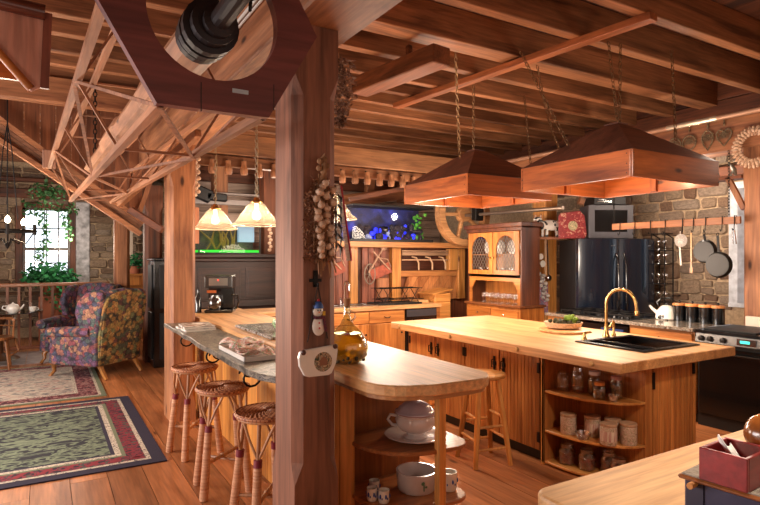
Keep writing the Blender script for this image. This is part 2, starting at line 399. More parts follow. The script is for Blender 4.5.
# ---------------------------------------------------------------- stone walls
def stone_meshes():
    out = []
    for k in range(8):
        r = random.Random(k + 11); o = MB(); q = 0.5; c = 0.13
        vv = []
        for (y_, z_) in ((-q + c, -q), (q - c, -q), (q, -q + c), (q, q - c), (q - c, q), (-q + c, q), (-q, q - c), (-q, -q + c)):
            vv.append((y_ + r.uniform(-.07, .06), z_ + r.uniform(-.09, .05)))
        base = [(0.0, a, b) for a, b in vv]; fr = [(1.0 + r.uniform(-.15, .15), a * 0.9, b * 0.86) for a, b in vv]
        mid = [(1.15 + r.uniform(-.25, .25), a * 0.45, b * 0.45) for a, b in vv[::2]]
        ff = [(i, (i + 1) % 8, 8 + (i + 1) % 8, 8 + i) for i in range(8)]
        for j in range(4):
            a = 8 + 2 * j; ff += [(a, a + 1, 16 + j), (a + 1, 8 + (2 * j + 2) % 8, 16 + (j + 1) % 4, 16 + j)]
        ff.append((16, 17, 18, 19))
        o.add(base + fr + mid, ff)
        ob = o.build('stone', stonem); out.append(ob.data)
        me = ob.data; off = ROOT['stone'] if 'stone' in ROOT else Vector()
        cx = ob.location.copy()
        for v_ in me.vertices: v_.co += cx
        bpy.data.objects.remove(ob)
    return out
def stone_material():
    m, n, l, b = newmat('fieldstone')
    v, rn = coords(n, l, (1, 1, 1))
    r = ramp(n, [(0, rgb('7E6A56')), (0.2, rgb('9A8670')), (0.4, rgb('6A4E3A')), (0.6, rgb('745C4A')), (0.8, rgb('908070')), (1.0, rgb('6E5C4E'))]); l.new(rn, r.inputs[0])
    tc = n.new('ShaderNodeTexCoord'); no = n.new('ShaderNodeTexNoise'); no.inputs['Scale'].default_value = 7; no.inputs['Detail'].default_value = 7; no.inputs['Roughness'].default_value = .7
    l.new(v, no.inputs['Vector'])
    mr = n.new('ShaderNodeMapRange'); mr.inputs['From Min'].default_value = .3; mr.inputs['From Max'].default_value = .7; mr.inputs['To Min'].default_value = .5; mr.inputs['To Max'].default_value = 1.4
    l.new(no.outputs['Fac'], mr.inputs['Value']); h = n.new('ShaderNodeHueSaturation'); l.new(mr.outputs[0], h.inputs['Value']); l.new(r.outputs[0], h.inputs['Color'])
    l.new(h.outputs[0], b.inputs['Base Color']); b.inputs['Roughness'].default_value = 0.85
    bump(n, l, b, no.outputs['Fac'], 0.5, 0.02); return m
stonem = stone_material()
SM = stone_meshes()
mortar = plain('lime_mortar', 'AE967A', 0.95, nz=0.25, nscale=30)
def stone_wall(root, pos, along, a0, a1, z0, z1, hmin, hmax, wmin, wmax, holes=(), seed=3, depth=0.035):
    # pos: plane coordinate; along 'y' -> wall faces -X ; along 'x' -> wall faces -Y
    r = random.Random(seed); z = z0; n_ = 0; ro = ROOT[root.name]
    while z < z1 - 0.03:
        h = min(r.uniform(hmin, hmax), z1 - z); a = a0 - r.uniform(0, wmin)
        while a < a1:
            wd = r.uniform(wmin, wmax); s0, s1 = max(a, a0), min(a + wd, a1)
            segs = [(s0, s1)]
            for (h0, h1, g0, g1) in holes:
                if z + h * 0.5 > g0 and z + h * 0.5 < g1:
                    ns = []
                    for (q0, q1) in segs:
                        if q1 <= h0 or q0 >= h1: ns.append((q0, q1))
                        else:
                            if q0 < h0: ns.append((q0, h0))
                            if q1 > h1: ns.append((h1, q1))
                    segs = ns
            for (q0, q1) in segs:
                if q1 - q0 < 0.05: continue
                c = (q0 + q1) / 2; f = r.uniform(.38, .62)
                lay = [(z, h)] if (r.random() > .3 or h < .15) else [(z, h * f), (z + h * f, h * (1 - f))]
                for (zz, hh) in lay:
                    me = r.choice(SM); sc_ = (depth * r.uniform(.6, 1.4), (q1 - q0) * 0.95, hh * 0.92)
                    if along == 'y': sub('stone', me, root, Vector((pos, c, zz + hh / 2)) - ro, sc_, (r.uniform(-.05, .05), 0, PI))
                    else: sub('stone', me, root, Vector((c, pos, zz + hh / 2)) - ro, sc_, (0, r.uniform(-.04, .04), -PI / 2))
                    n_ += 1
            a += wd
        z += h
    return n_
# east wall (behind the range), window with plastered reveal
EX = 7.3
we = MB().box(EX, -2, 0, EX + .3, 2.55, 3.86).box(EX, 3.72, 0, EX + .3, 14, 3.86).box(EX, 2.55, 0, EX + .3, 3.72, 1.05).box(EX, 2.55, 2.45, EX + .3, 3.72, 3.86).build('wall_east', mortar); struct(we)
stone_wall(we, EX, 'y', 2.2, 6.6, 0.95, 3.05, .09, .24, .14, .44, holes=[(2.5, 3.77, 1.0, 2.5)], seed=5, depth=.022)
for k in range(4): MB().box(EX - .05, -1.9, 2.90 + .225 * k, EX - .002, 13.3, 3.115 + .225 * k).build('wall_plank', dtimber('y'), we, w=True, bev=.004)
wl = MB().prism([(EX - .035, 3.80), (EX - .035, 3.70), (EX + .19, 3.52), (EX + .19, 3.80)], 1.05, 2.45).box(EX - .03, 2.47, 1.05, EX + .29, 2.55, 2.45).box(EX - .03, 2.47, 2.45, EX + .29, 3.80, 2.53).box(EX - .05, 2.47, 1.0, EX + .29, 3.80, 1.05).build('window_2', plain('limewash', 'C8CCD4', .8, nz=.2, nscale=14)); struct(wl)
MB().box(EX + .2, 2.55, 1.05, EX + .26, 2.60, 2.45).box(EX + .2, 3.67, 1.05, EX + .26, 3.72, 2.45).box(EX + .2, 2.6, 1.05, EX + .26, 3.67, 1.11).box(EX + .2, 2.6, 2.39, EX + .26, 3.67, 2.45).box(EX + .21, 3.1, 1.11, EX + .25, 3.14, 2.39).build('window_frame', timber('z'), wl, w=True)
MB().box(EX + .225, 2.6, 1.11, EX + .235, 3.67, 2.39).build('pane', GLASS(), wl, w=True)
# far north wall with the big window
NY = 13.4
WX0, WX1, WZ0, WZ1 = -0.38, 0.46, 1.15, 2.62
wn = MB().box(-6, NY, 0, WX0, NY + .4, 3.86).box(WX1, NY, 0, 7.6, NY + .4, 3.86).box(WX0, NY, 0, WX1, NY + .4, WZ0).box(WX0, NY, WZ1, WX1, NY + .4, 3.86).build('wall_north', mortar); struct(wn)
stone_wall(wn, NY, 'x', -1.3, 3.2, 0.2, 3.4, .14, .27, .22, .55, holes=[(WX0 - .12, WX1 + .30, WZ0, WZ1 + .1)], seed=9, depth=.05)
wf = timber('z')
w1 = MB().box(WX0 - .12, NY - .06, WZ0 - .04, WX0, NY + .3, WZ1 + .1).box(WX1, NY - .06, WZ0 - .04, WX1 + .1, NY + .3, WZ1 + .1).box(WX0, NY - .06, WZ1, WX1, NY + .3, WZ1 + .1).box(WX0 - .1, NY - .12, WZ0 - .08, WX1 + .1, NY + .3, WZ0 - .03).build('window_1', dtimber('z'), bev=.01); struct(w1)
mb = MB().box(WX0, NY + .02, WZ0, WX0 + .05, NY + .08, WZ1).box(WX1 - .05, NY + .02, WZ0, WX1, NY + .08, WZ1).box(WX0, NY + .02, WZ0, WX1, NY + .08, WZ0 + .06).box(WX0, NY + .02, WZ1 - .05, WX1, NY + .08, WZ1)
mz = (WZ0 + WZ1) / 2 - .1
mb.box(WX0, NY + .01, mz - .03, WX1, NY + .09, mz + .03).build('sash', darkw('x'), w1, w=True)
mb = MB()
for k in (1, 2, 3): q = WX0 + (WX1 - WX0) * k / 4; mb.box(q - .012, NY + .03, WZ0, q + .012, NY + .06, WZ1)
for q in (WZ0 + .35, mz + .42): mb.box(WX0, NY + .03, q - .012, WX1, NY + .06, q + .012)
mb.build('glazing_bar', darkw('x'), w1, w=True)
mb = MB().box(WX0 + .05, NY + .045, WZ0 + .06, WX1 - .05, NY + .05, WZ1 - .05).build('pane', GLASS(), w1, w=True)
# limewashed reveal to the right of the window
rv = MB().box(WX1 + .10, NY - .10, WZ0 - .1, WX1 + .36, NY, WZ1 + .15).build('trim_1', plain('limewash_grey', 'B8B8BC', .9, nz=.45, nscale=9), bev=.02); struct(rv)
# remaining shell (behind and beside the camera) without windows; the added area lights stand inside it
ws = MB().box(-6, -2.1, 0, 7.6, -1.9, 3.86).build('wall_south', plain('plaster', 'C8B49C', .9)); struct(ws)
ww = MB().box(-4.4, -2, 0, -4.2, 14, 3.86).build('wall_west', plain('plaster', 'C8B49C', .9)); struct(ww)
# sills over the far window, horizontal timber lintels
MB().box(-3.9, NY - .12, 2.80, 1.9, NY - .0, 2.98).build('lintel', dtimber('x'), wn, w=True, bev=.01)
MB().box(-3.9, NY - .16, 3.12, 1.9, NY - .0, 3.2).build('lintel', dtimber('x'), wn, w=True, bev=.01)
# ---------------------------------------------------------------- timber posts
def post(x0, y0, x1, y1, ztop, label, ch=0.05, zc0=0.25, zc1=2.3, mat=None, hi=False):
    c = ((x0 + x1) / 2, (y0 + y1) / 2)
    def ring(q):
        return [(x0 + q, y0), (x1 - q, y0), (x1, y0 + q), (x1, y1 - q), (x1 - q, y1), (x0 + q, y1), (x0, y1 - q), (x0, y0 + q)]
    m = MB(); zs = [(0, .001), (zc0 - .1, .001), (zc0, ch), (zc1, ch), (zc1 + .1, .001), (ztop, .001)]; vv = []
    for z, q in zs: vv += [(p[0], p[1], z) for p in ring(q)]
    ff = [tuple(range(8))[::-1], tuple(range(40, 48))]
    for i in range(5):
        for k in range(8): ff.append((i * 8 + k, i * 8 + (k + 1) % 8, (i + 1) * 8 + (k + 1) % 8, (i + 1) * 8 + k))
    m.add(vv, ff)
    return tag(m.build('timber_post', mat or timber('z')), label, 'post')
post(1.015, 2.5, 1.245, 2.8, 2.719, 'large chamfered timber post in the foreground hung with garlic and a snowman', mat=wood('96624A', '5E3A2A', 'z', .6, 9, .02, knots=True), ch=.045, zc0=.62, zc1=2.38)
post(1.05, 5.75, 1.29, 6.10, 2.719, 'square timber post behind the rattan stools at the far end of the granite bar', ch=.03)
post(1.32, 9.25, 1.58, 9.52, 2.719, 'dark timber post standing behind the black cabinet', mat=dtimber('z'))
post(1.02, 10.5, 1.26, 10.75, 2.719, 'timber post rising behind the wing chairs', mat=timber('z'))
post(6.12, 2.78, 6.36, 3.06, 2.719, 'timber post at the right edge beside the kitchen range', ch=.02)
post(6.1, 5.68, 6.34, 5.94, 2.719, 'timber post between the glazed hutch and the black refrigerator', ch=.02, mat=pine('z'))
post(2.30, 9.0, 2.52, 9.2, 3.49, 'thin timber post seen between the two glass pendant lamps', ch=.01)
post(2.98, 8.6, 3.22, 8.84, 3.49, 'dark timber post just left of the foreground post behind the right pendant', ch=.01, mat=dtimber('z'))
# flared head under the beam on the foreground post
MBh = MB().prism([(2.46, 2.42), (2.84, 2.42), (2.84, 2.30), (2.46, 2.36)], 1.0, 1.02, 'x')

# ---------------------------------------------------------------- old bolting reel: hexagonal lattice drum
reel = thing('bolting_reel', 'long hexagonal wooden lattice drum with a maroon end frame hung under the ceiling', 'mill reel', (0.545, 2.13, 2.13))
rw = wood('BE8460', '8A5A3E', 'y', .55, 12, .1); rx = wood('B07A5A', '7A4E36', 'x', .55, 12, .1)
def axis(t): return Vector((0.545 - 0.026 * t, 2.13 + t, 2.478 + 0.012 * t))
def hexv(t, k, r=0.40):
    a = R(60 * k); p = axis(t); return p + Vector((r * math.cos(a), 0, r * math.sin(a)))
plate = wood('7A403C', '4C2426', 'x', .42, 7, .05, coat=.15)
m = MB(); n_ = 48
out = []; inn = []
for i in range(n_):
    a = 2 * PI * i / n_; aa = (a + PI / 6) % (PI / 3) - PI / 6
    aa = ((a) % (PI / 3)) - PI / 6; ro_ = 0.405 * math.cos(PI / 6) / math.cos(aa)
    out.append((ro_ * math.cos(a), ro_ * math.sin(a))); inn.append((0.238 * math.cos(a), 0.238 * math.sin(a)))
c0 = axis(-.045) + Vector((-.008, 0, .012))
vv = []
for yy in (0, .045):
    vv += [(c0.x + p[0], c0.y + yy, c0.z + p[1]) for p in out] + [(c0.x + p[0], c0.y + yy, c0.z + p[1]) for p in inn]
ff = []
for i in range(n_):
    j = (i + 1) % n_
    ff += [(i, j, n_ + j, n_ + i), (2 * n_ + i, 3 * n_ + i, 3 * n_ + j, 2 * n_ + j), (i, 2 * n_ + i, 2 * n_ + j, j), (n_ + i, n_ + j, 3 * n_ + j, 3 * n_ + i)]
pl = m.add(vv, ff).build('end_frame', plate, reel, w=True)
MB().box(.60, c0.y - .004, 2.215, .66, c0.y, 2.23).build('maker_tag', plain('paper_tag', 'B8C4D0', .5), pl, w=True)
MB().box(.485, c0.y - .0015, 2.13, .488, c0.y + .001, 2.235).box(.76, c0.y - .0015, 2.17, .762, c0.y, 2.27).build('joint', MBLACK(), pl, w=True)
for k in range(6):
    MB().beam(hexv(-0.0, k, .372), hexv(4.55, k, .385), .034, .034).build('rail', rw, reel, w=True)
for t in (1.1, 2.3, 3.4, 4.5):
    for k in range(6):
        MB().beam(hexv(t, k, .372), hexv(t, k + 1, .372), .020, .013).build('cross_lath', rx, reel, w=True)
ts = [0, 1.1, 2.3, 3.4, 4.5]
for k in (3, 4, 5):
    for i in range(0, 4, 1):
        a, b_ = (k, k + 1) if (i + k) % 2 == 0 else (k + 1, k)
        MB().beam(hexv(ts[i], a, .39), hexv(ts[i + 1], b_, .39), .016, .014).build('diagonal_lath', rx, reel, w=True)
m = MB()
sh = [(.094, 0.18), (.094, 1.2), (.085, 1.25), (.085, 2.1), (.098, 2.15), (.098, 2.9), (.075, 2.95), (.075, 4.5)]
pts = [axis(t) for r_, t in sh]
m.tube(pts, [r_ for r_, t in sh], 8); s_ = m.build('shaft', wood('C08A66', '8E5E42', 'y', .55, 9, .1, knots=True), reel, w=True)
m = MB()
for t, rr in ((-0.02, .085), (.03, .106), (.09, .106), (.15, .100)): m.lathe([(rr - .02, 0), (rr, .005), (rr, .045), (rr - .02, .05)], axis(t), 20, 'y')
m.lathe([(.038, 0), (.038, .32), (.06, .33), (.06, .4)], axis(-.38), 16, 'y')
m.build('iron_gudgeon', plain('old_iron', '2A2224', .5, .5), s_, w=True)
for k in (4, 5):
    MB().ball(hexv(-.0, k, .375), (.018, .018, .018), 8, 5).build('iron_fixing', IRON(), reel, w=True)
# iron chain round the gudgeon
MB().chain((0.64, 2.0, 2.50), (0.74, 2.09, 3.49), .05, .006).build('hanging_chain', IRON(), reel, w=True)
MB().chain((axis(4.2)) + Vector((0, 0, .08)), Vector(axis(4.2)) + Vector((0, 0, 0.97)), .06, .005).build('hanging_chain', IRON(), reel, w=True)

# ---------------------------------------------------------------- boarded hopper and inclined chutes (left)
HY = 7.5
hop = thing('grain_hopper', 'old boarded wooden hopper tapering down behind the lattice drum', 'hopper', (.9, HY, 2.1))
bw = .155; x = -1.9; 
def zd(x): return 3.17 - (x + .42) * 0.82 if x < .98 else 2.04 + (x - .98) * 3.2
while x < 1.5:
    x1 = x + bw - .006; z0a, z0b = zd(x), zd(x1)
    top = 3.46
    if min(z0a, z0b) < top - .1:
        z0a, z0b = min(z0a, top - .02), min(z0b, top - .02)
        dd = rnd.uniform(-.004, .004)
        v = [(x, HY + dd, z0a), (x1, HY + dd, z0b), (x1, HY + dd, top), (x, HY + dd, top), (x, HY + dd + .03, z0a), (x1, HY + dd + .03, z0b), (x1, HY + dd + .03, top), (x, HY + dd + .03, top)]
        MB().add(v, [(0, 1, 2, 3), (7, 6, 5, 4), (0, 4, 5, 1), (1, 5, 6, 2), (2, 6, 7, 3), (3, 7, 4, 0)]).build('board', wood('8E5638', '5E3420', 'z', .6, 8, .16), hop, w=True)
    x += bw
MB().beam((-1.9, HY + .06, 3.47), (1.5, HY + .06, 3.47), .12, .07).build('top_rail', timber('x'), hop, w=True)
MB().beam((.98, HY - .04, 2.10), (1.42, HY - .04, 3.45), .05, .05, (0, 1, 0)).build('corner_batten', timber('z'), hop, w=True)
# inclined chute in front of hopper: runs down to the right
chu = thing('grain_chute', 'long inclined wooden chute running down to the right above the window', 'chute', (1.05, 7.3, 1.98))
A = Vector((-1.4, 7.25, 3.88 - .38 + .2)); B_ = Vector((1.02, 7.25, 2.02)); A = Vector((-.95, 7.25, 3.47))
dr = (B_ - A).normalized(); nn = Vector((dr.z, 0, -dr.x)) * -1
if nn.z < 0: nn = -nn
tw = wood('A07458', '6E4836', 'x', .55, 10, .1)
MB().beam(A, B_, .10, .05, nn).build('top_stringer', timber('x'), chu, w=True)
MB().beam(A - nn * .20 + dr * .1, B_ - nn * .13 + dr * .05, .12, .05, nn).build('bottom_stringer', timber('x'), chu, w=True)
for k in range(3):
    MB().beam(A - nn * (.05 + .045 * k) + Vector((0, .02, 0)), B_ - nn * (.04 + .033 * k) + Vector((0, .02, 0)), .03, .036, nn).build('side_slat', tw, chu, w=True)
MB().box(-.02, 7.13, 2.58, .11, 7.28, 2.78).build('clamp_block', wood('A87A62', '7A5444', 'z', .6, 12, .1), chu, w=True, bev=.008)
MB().beam((.86, 7.2, 2.17), (1.2, 7.05, 1.93), .13, .08).build('foot_block', dtimber('x'), chu, w=True, bev=.008)
# second smaller strut running parallel, up to the beam behind the stools
st = tag(MB().beam((.72, 6.9, 2.20), (1.12, 4.9, 2.66), .06, .07).build('diagonal_brace', timber('y'), bev=.006), 'diagonal timber brace rising to the main beam beside the far bar post', 'brace')

# near hopper spout at the top left corner
sp = thing('hopper_spout', 'pinkish wooden hopper spout with a dark roller in the top left corner', 'spout', (-.07, 2.6, 2.27))
pk = wood('E0A896', 'B47866', 'z', .4, 7, .05, coat=.2); am = wood('C87434', '9A5020', 'x', .4, 7, .05, coat=.2)
def poly3(pts, th, mat, name, par):
    k = len(pts); v = [Vector(p) for p in pts]; nrm = (v[1] - v[0]).cross(v[2] - v[0]).normalized() * th
    return MB().add(v + [p + nrm for p in v], [tuple(range(k)), tuple(range(2 * k - 1, k - 1, -1))] + [(i, k + i, k + (i + 1) % k, (i + 1) % k) for i in range(k)]).build(name, mat, par, w=True)
poly3([(-.22, 2.6, 2.58), (0.0, 2.6, 2.56), (-.005, 2.6, 2.28), (-.045, 2.6, 2.255), (-.30, 2.6, 2.60)], .022, pk, 'side_board', sp)
MB().tube([(-.34, 2.585, 2.585), (.002, 2.585, 2.565)], .03, 12).build('roller', wood('6E3426', '3A1A14', 'x', .25, 8, .05, coat=.4), sp, w=True, smooth=True)
MB().tube([(-.42, 2.60, 2.70), (-.045, 2.60, 2.262)], .016, 10).build('corner_rod', wood('C47A3C', '9A5526', 'x', .35, 8, .05, coat=.3), sp, w=True, smooth=True)
poly3([(-.7, 2.75, 2.325), (-.075, 2.75, 2.325), (-.42, 2.75, 2.76), (-.7, 2.75, 2.76)], .02, am, 'inner_board', sp)
MB().beam((0.0, 2.6, 2.27), (.012, 2.6, 2.57), .018, .03).build('edge_strip', wood('8E5040', '5A2C22', 'z', .45, 8, .05), sp, w=True)
MB().chain((-.1, 2.62, 2.6), (-.1, 2.62, 3.49), .05, .004).build('hanging_chain', IRON(), sp, w=True)

# ---------------------------------------------------------------- wooden hanging hoods over the island
def hood(x0, y0, x1, y1, label, rot=0):
    h = thing('island_hood', label, 'hood', ((x0 + x1) / 2, (y0 + y1) / 2, 2.2))
    zb, zt = 2.2, 2.405; t = .022
    MB().box(x0, y0, zb, x1, y0 + t, zt).build('side_board', hoodw('x'), h, w=True, bev=.003)
    MB().box(x0, y1 - t, zb, x1, y1, zt).build('side_board', hoodw('x'), h, w=True, bev=.003)
    MB().box(x0, y0 + t, zb, x0 + t, y1 - t, zt).build('side_board', hoodw('y'), h, w=True, bev=.003)
    MB().box(x1 - t, y0 + t, zb, x1, y1 - t, zt).build('side_board', hoodw('y'), h, w=True, bev=.003)
    cx, cy = (x0 + x1) / 2, (y0 + y1) / 2; s = .07; za = 2.75
    roofm = wood('80503E', '563226', 'x', .5, 8, .05)
    c4 = [(x0, y0), (x1, y0), (x1, y1), (x0, y1)]; a4 = [(cx - s, cy - s), (cx + s, cy - s), (cx + s, cy + s), (cx - s, cy + s)]
    for i in range(4):
        p, q = c4[i], c4[(i + 1) % 4]; a, b_ = a4[(i + 1) % 4], a4[i]
        v = [(p[0], p[1], zt), (q[0], q[1], zt), (a[0], a[1], za), (b_[0], b_[1], za)]
        v2 = [(v_[0] + (cx - v_[0]) * .04, v_[1] + (cy - v_[1]) * .04, v_[2] - .022) for v_ in v]
        MB().add(v + v2, [(0, 1, 2, 3), (7, 6, 5, 4), (0, 4, 5, 1), (1, 5, 6, 2), (2, 6, 7, 3), (3, 7, 4, 0)]).build('roof_panel', roofm, h, w=True)
    MB().box(cx - s, cy - s, za - .02, cx + s, cy + s, za + .012).build('cap', roofm, h, w=True)
    lam = thing_lamp = MB().lathe([(.015, .14), (.03, .12), (.03, .08), (.05, .05), (.06, .02), (.045, -.02), (.0, -.035)], (cx, cy, 2.50), 14)
    lam.build('bulb', plain('lit_bulb', 'FFE2B0', .3, es=6.0), h, w=True, smooth=True)
    MB().box(cx - .02, y0 + t, 2.36, cx + .02, y1 - t, 2.40).build('lamp_bar', hoodw('y'), h, w=True)
    MB().box(cx - .03, y0 + .022, 2.21, cx + .03, y0 + .05, 2.40).box(x0 + .022, cy - .03, 2.21, x0 + .05, cy + .03, 2.40).box(x1 - .05, cy - .03, 2.21, x1 - .022, cy + .03, 2.40).box(cx - .03, y1 - .05, 2.21, cx + .03, y1 - .022, 2.40).build('inner_batten', hoodw('z'), h, w=True)['kind'] = 'stuff'
    m = MB()
    for zz in (2.23, 2.30, 2.375):
        for (a, b_) in ((x0 + .012, y0), (x1 - .012, y0)): m.box(a - .004, b_ - .002, zz - .004, a + .004, b_ + .002, zz + .004)
        for b_ in (y0 + .05, y1 - .02): m.box(x0 - .002, b_ - .004, zz - .004, x0 + .002, b_ + .004, zz + .004)
    m.build('nails', MBLACK(), h, w=True)['kind'] = 'stuff'
    return h, cx, cy
h1, cx1, cy1 = hood(3.44, 4.17, 4.57, 5.27, 'hanging wooden pyramid hood over the far half of the island, left of the other')
h2, cx2, cy2 = hood(3.70, 2.61, 4.84, 3.74, 'hanging wooden pyramid hood over the sink end of the island, the nearer one')
def mkchain(h, p0, p1, sag=0): MB().chain(p0, p1, .05, .0045, sag).build('chain', plain('chain_bronze', '8A6A4A', .4, .8), h, w=True)
mkchain(h1, (cx1 - .03, cy1, 2.755), (cx1 - .03, cy1, 3.46)); mkchain(h1, (cx1 - .3, cy1 - .1, 2.64), (cx1 - .75, cy1 - .6, 3.49)); mkchain(h1, (cx1 + .42, cy1 - .4, 2.50), (cx1 + .72, cy1 + .0, 3.46)); 
mkchain(h2, (cx2 - .06, cy2 - .06, 2.755), (cx2 - .1, cy2 + .0, 3.46)); mkchain(h2, (cx2 + .05, cy2, 2.755), (cx2 + .10, cy2 + .03, 3.49)); mkchain(h2, (cx2 - .30, cy2 + .25, 2.58), (cx2 - .52, cy2 + .62, 3.49)); mkchain(h2, (cx2 + .4, cy2 - .3, 2.50), (cx2 + .62, cy2 - .12, 3.48))
mkchain(h2, (cx2 - .30, cy2 + .35, 2.56), (cx2 - .12, cy2 + .8, 3.49), .1)

tag(MB().box(-4.1, 6.78, 3.22, .99, 6.93, 3.49).build('cross_beam', timber('x'), bev=.01), 'squared cross beam under the joists at the far left, in front of the boarded hopper', 'beam')
# planks and stub beams fixed beneath the joists
tag(MB().beam((4.03, 2.66, 3.46), (3.70, 5.85, 3.46), .10, .06).build('hanging_plank', wood('B4693E', '7E4426', 'y', .5, 10, .05), bev=.004), 'long narrow plank fixed under the joists above the island hoods', 'plank')
tag(MB().beam((2.86, 3.80, 3.30), (2.70, 4.95, 3.30), .20, .16).beam((2.80, 4.2, 3.36), (2.80, 4.21, 3.5), .05, .05, (0, 1, 0)).build('stub_beam', wood('8E5636', '57321C', 'y', .5, 8, .05, knots=True), bev=.008), 'short squared timber with a sawn end hanging right of the foreground post', 'beam')
# the long conduit pipe and the mill line shaft
tag(MB().tube([(5.72, 2.2, 2.985), (5.72, 6.9, 2.985)], .028, 12).build('ceiling_pipe', plain('copper_pipe', 'A88068', .35, .4), smooth=True), 'long metal pipe crossing under the joists at the right', 'pipe')
pp = tag(MB().tube([(5.72, 3.1, 2.985), (5.72, 3.62, 2.985)], .03, 12).build('pipe_collar', plain('bright_collar', 'E0D0B8', .25, .7), smooth=True), 'bright polished sleeve on the ceiling pipe above the iron molds', 'pipe')
shf = thing('line_shaft', 'large wooden spoked pulley wheel on a horizontal shaft left of the glazed hutch', 'pulley wheel', (5.68, 6.98, 1.79))
pw = wood('D09A68', '9E683C', 'x', .45, 8, .05); m = MB()
cz = 2.29; ro_, ri = .50, .40; n_ = 40
vv = []
for yy in (6.93, 7.07):
    vv += [(5.68 + ro_ * math.cos(2 * PI * i / n_), yy, cz + ro_ * math.sin(2 * PI * i / n_)) for i in range(n_)] + [(5.68 + ri * math.cos(2 * PI * i / n_), yy, cz + ri * math.sin(2 * PI * i / n_)) for i in range(n_)]
ff = []
for i in range(n_):
    j = (i + 1) % n_
    ff += [(i, j, n_ + j, n_ + i), (2 * n_ + i, 3 * n_ + i, 3 * n_ + j, 2 * n_ + j), (i, 2 * n_ + i, 2 * n_ + j, j), (n_ + i, n_ + j, 3 * n_ + j, 3 * n_ + i)]
m.add(vv, ff).build('rim', pw, shf, w=True, smooth=True)
for k in range(5):
    a = R(90 + 72 * k + 20); MB().beam((5.68 + .05 * math.cos(a), 7.0, cz + .05 * math.sin(a)), (5.68 + .43 * math.cos(a), 7.0, cz + .43 * math.sin(a)), .06, .07, (0, 1, 0), w1=.05, h1=.05).build('spoke', pw, shf, w=True, bev=.01)
MB().lathe([(.11, 0), (.12, .02), (.12, .12), (.1, .14)], (5.68, 6.93, cz), 18, 'y').build('hub', pw, shf, w=True, smooth=True)
MB().tube([(5.68, 7.1, cz - .02), (5.68, 5.0, cz - .05)], .026, 10).build('shaft', plain('steel_shaft', '8C7A6C', .35, .7), shf, w=True, smooth=True)
MB().box(5.60, 6.60, cz - .12, 5.76, 6.70, cz + .10).build('bearing_block', IRON(), shf, w=True, bev=.01)
MB().box(5.62, 6.60, cz + .10, 5.74, 6.70, 2.72).build('hanger', dtimber('z'), shf, w=True)

# header beam over the back counter and its row of wooden pegs
tag(MB().box(1.38, 6.72, 2.84, 6.05, 6.92, 3.10).build('header_beam', wood('B27C52', '7C4E32', 'x', .55, 8, .05, knots=True), bev=.01), 'broad header beam crossing behind the pendant lamps above the back counter', 'beam')
tag(MB().box(1.40, 6.76, 2.70, 5.6, 6.86, 2.83).build('peg_rail', wood('A8704A', '744628', 'x', .55, 8, .05), bev=.01), 'thinner rail under the header beam carrying a row of wooden pegs', 'rail')
peg = thing('wooden_peg', 'turned wooden mill peg hanging in the row under the header beam', 'peg', (1.5, 6.72, 2.60), 0, 'wooden pegs under the header beam')
MB().lathe([(.0, -.05), (.04, -.045), (.046, -.02), (.048, .02), (.038, .05), (.03, .075), (.03, .12)], (0, 0, .01), 8).build('peg_body', wood('B27A54', '7A4C30', 'z', .5, 10, .15), peg)
MB().tube([(0, 0, .12), (0, .05, .14)], .014, 6).build('tenon', IRON(), peg)
for k in range(1, 22): dup(peg, (1.5 + .19 * k, 6.70, 2.63 + rnd.uniform(-.01, .01)))

# ---------------------------------------------------------------- kitchen island
isl = thing('kitchen_island', 'long wooden kitchen island with a thick butcher-block top and a corner of open curved shelves', 'island', (3.85, 3.8, 0))
top = MB()
X0, Y0, X1, Y1 = 3.18, 2.34, 4.54, 5.12
SK = (3.72, 2.54, 4.35, 3.09)   # sink cut-out
zt0, zt1 = .865, .92
for (a, b_, c_, d_) in ((X0, Y0, X1, SK[1]), (X0, SK[3], X1, Y1), (X0, SK[1], SK[0], SK[3]), (SK[2], SK[1], X1, SK[3])): top.box(a, b_, zt0, c_, d_, zt1)
tp = top.build('butcher_block_top', maple('y'), isl, w=True)
MB().box(X0 - .004, Y0 - .012, zt0 - .012, X0 + .03, Y1, zt1 - .001).box(X0 + .03, Y0 - .012, zt0 - .012, X1 + .006, Y0 + .02, zt1 - .001).build('edge_band', wood('C8925E', '9A6438', 'y', .38, 12, .05, coat=.2), tp, w=True, bev=.004)
for yy in (2.55, 3.25, 4.1, 4.95):
    MB().lathe([(.0, -.006), (.014, -.005), (.018, 0), (.018, .008)], (X0 - .012, yy, .887), 10, 'x').build('screw_plug', plain('brass_plug', 'B89868', .3, .7), tp, w=True)
# body
bx0, by0, bx1, by1 = 3.32, 2.48, 4.28, 5.03
NX, NYY = 3.66, 3.13   # open corner nook extents
MB().box(bx0 + .06, NYY + .02, .0, bx1 - .05, by1 - .03, .09).build('plinth', MBLACK(), isl, w=True)
MB().box(bx0 + .022, NYY, .09, bx1, by1, .85).box(NX + .02, by0 + .022, .09, bx1, NYY, .85).build('carcass', cab('z'), isl, w=True)
def beadpanel(m, along, pos, a0, a1, z0, z1, bwid=.075, t=.018, face=-1):
    a = a0
    while a < a1 - .005:
        b_ = min(a + bwid, a1)
        if along == 'y': m.box(pos, a + .002, z0, pos + t * face, b_ - .002, z1); m.box(pos, a + bwid * .5 - .003, z0, pos + (t + .0025) * face, a + bwid * .5 + .003, z1) if b_ - a > bwid * .9 else None
        else: m.box(a + .002, pos, z0, b_ - .002, pos + t * face, z1); m.box(a + bwid * .5 - .003, pos, z0, a + bwid * .5 + .003, pos + (t + .0025) * face, z1) if b_ - a > bwid * .9 else None
        a += bwid
    return m
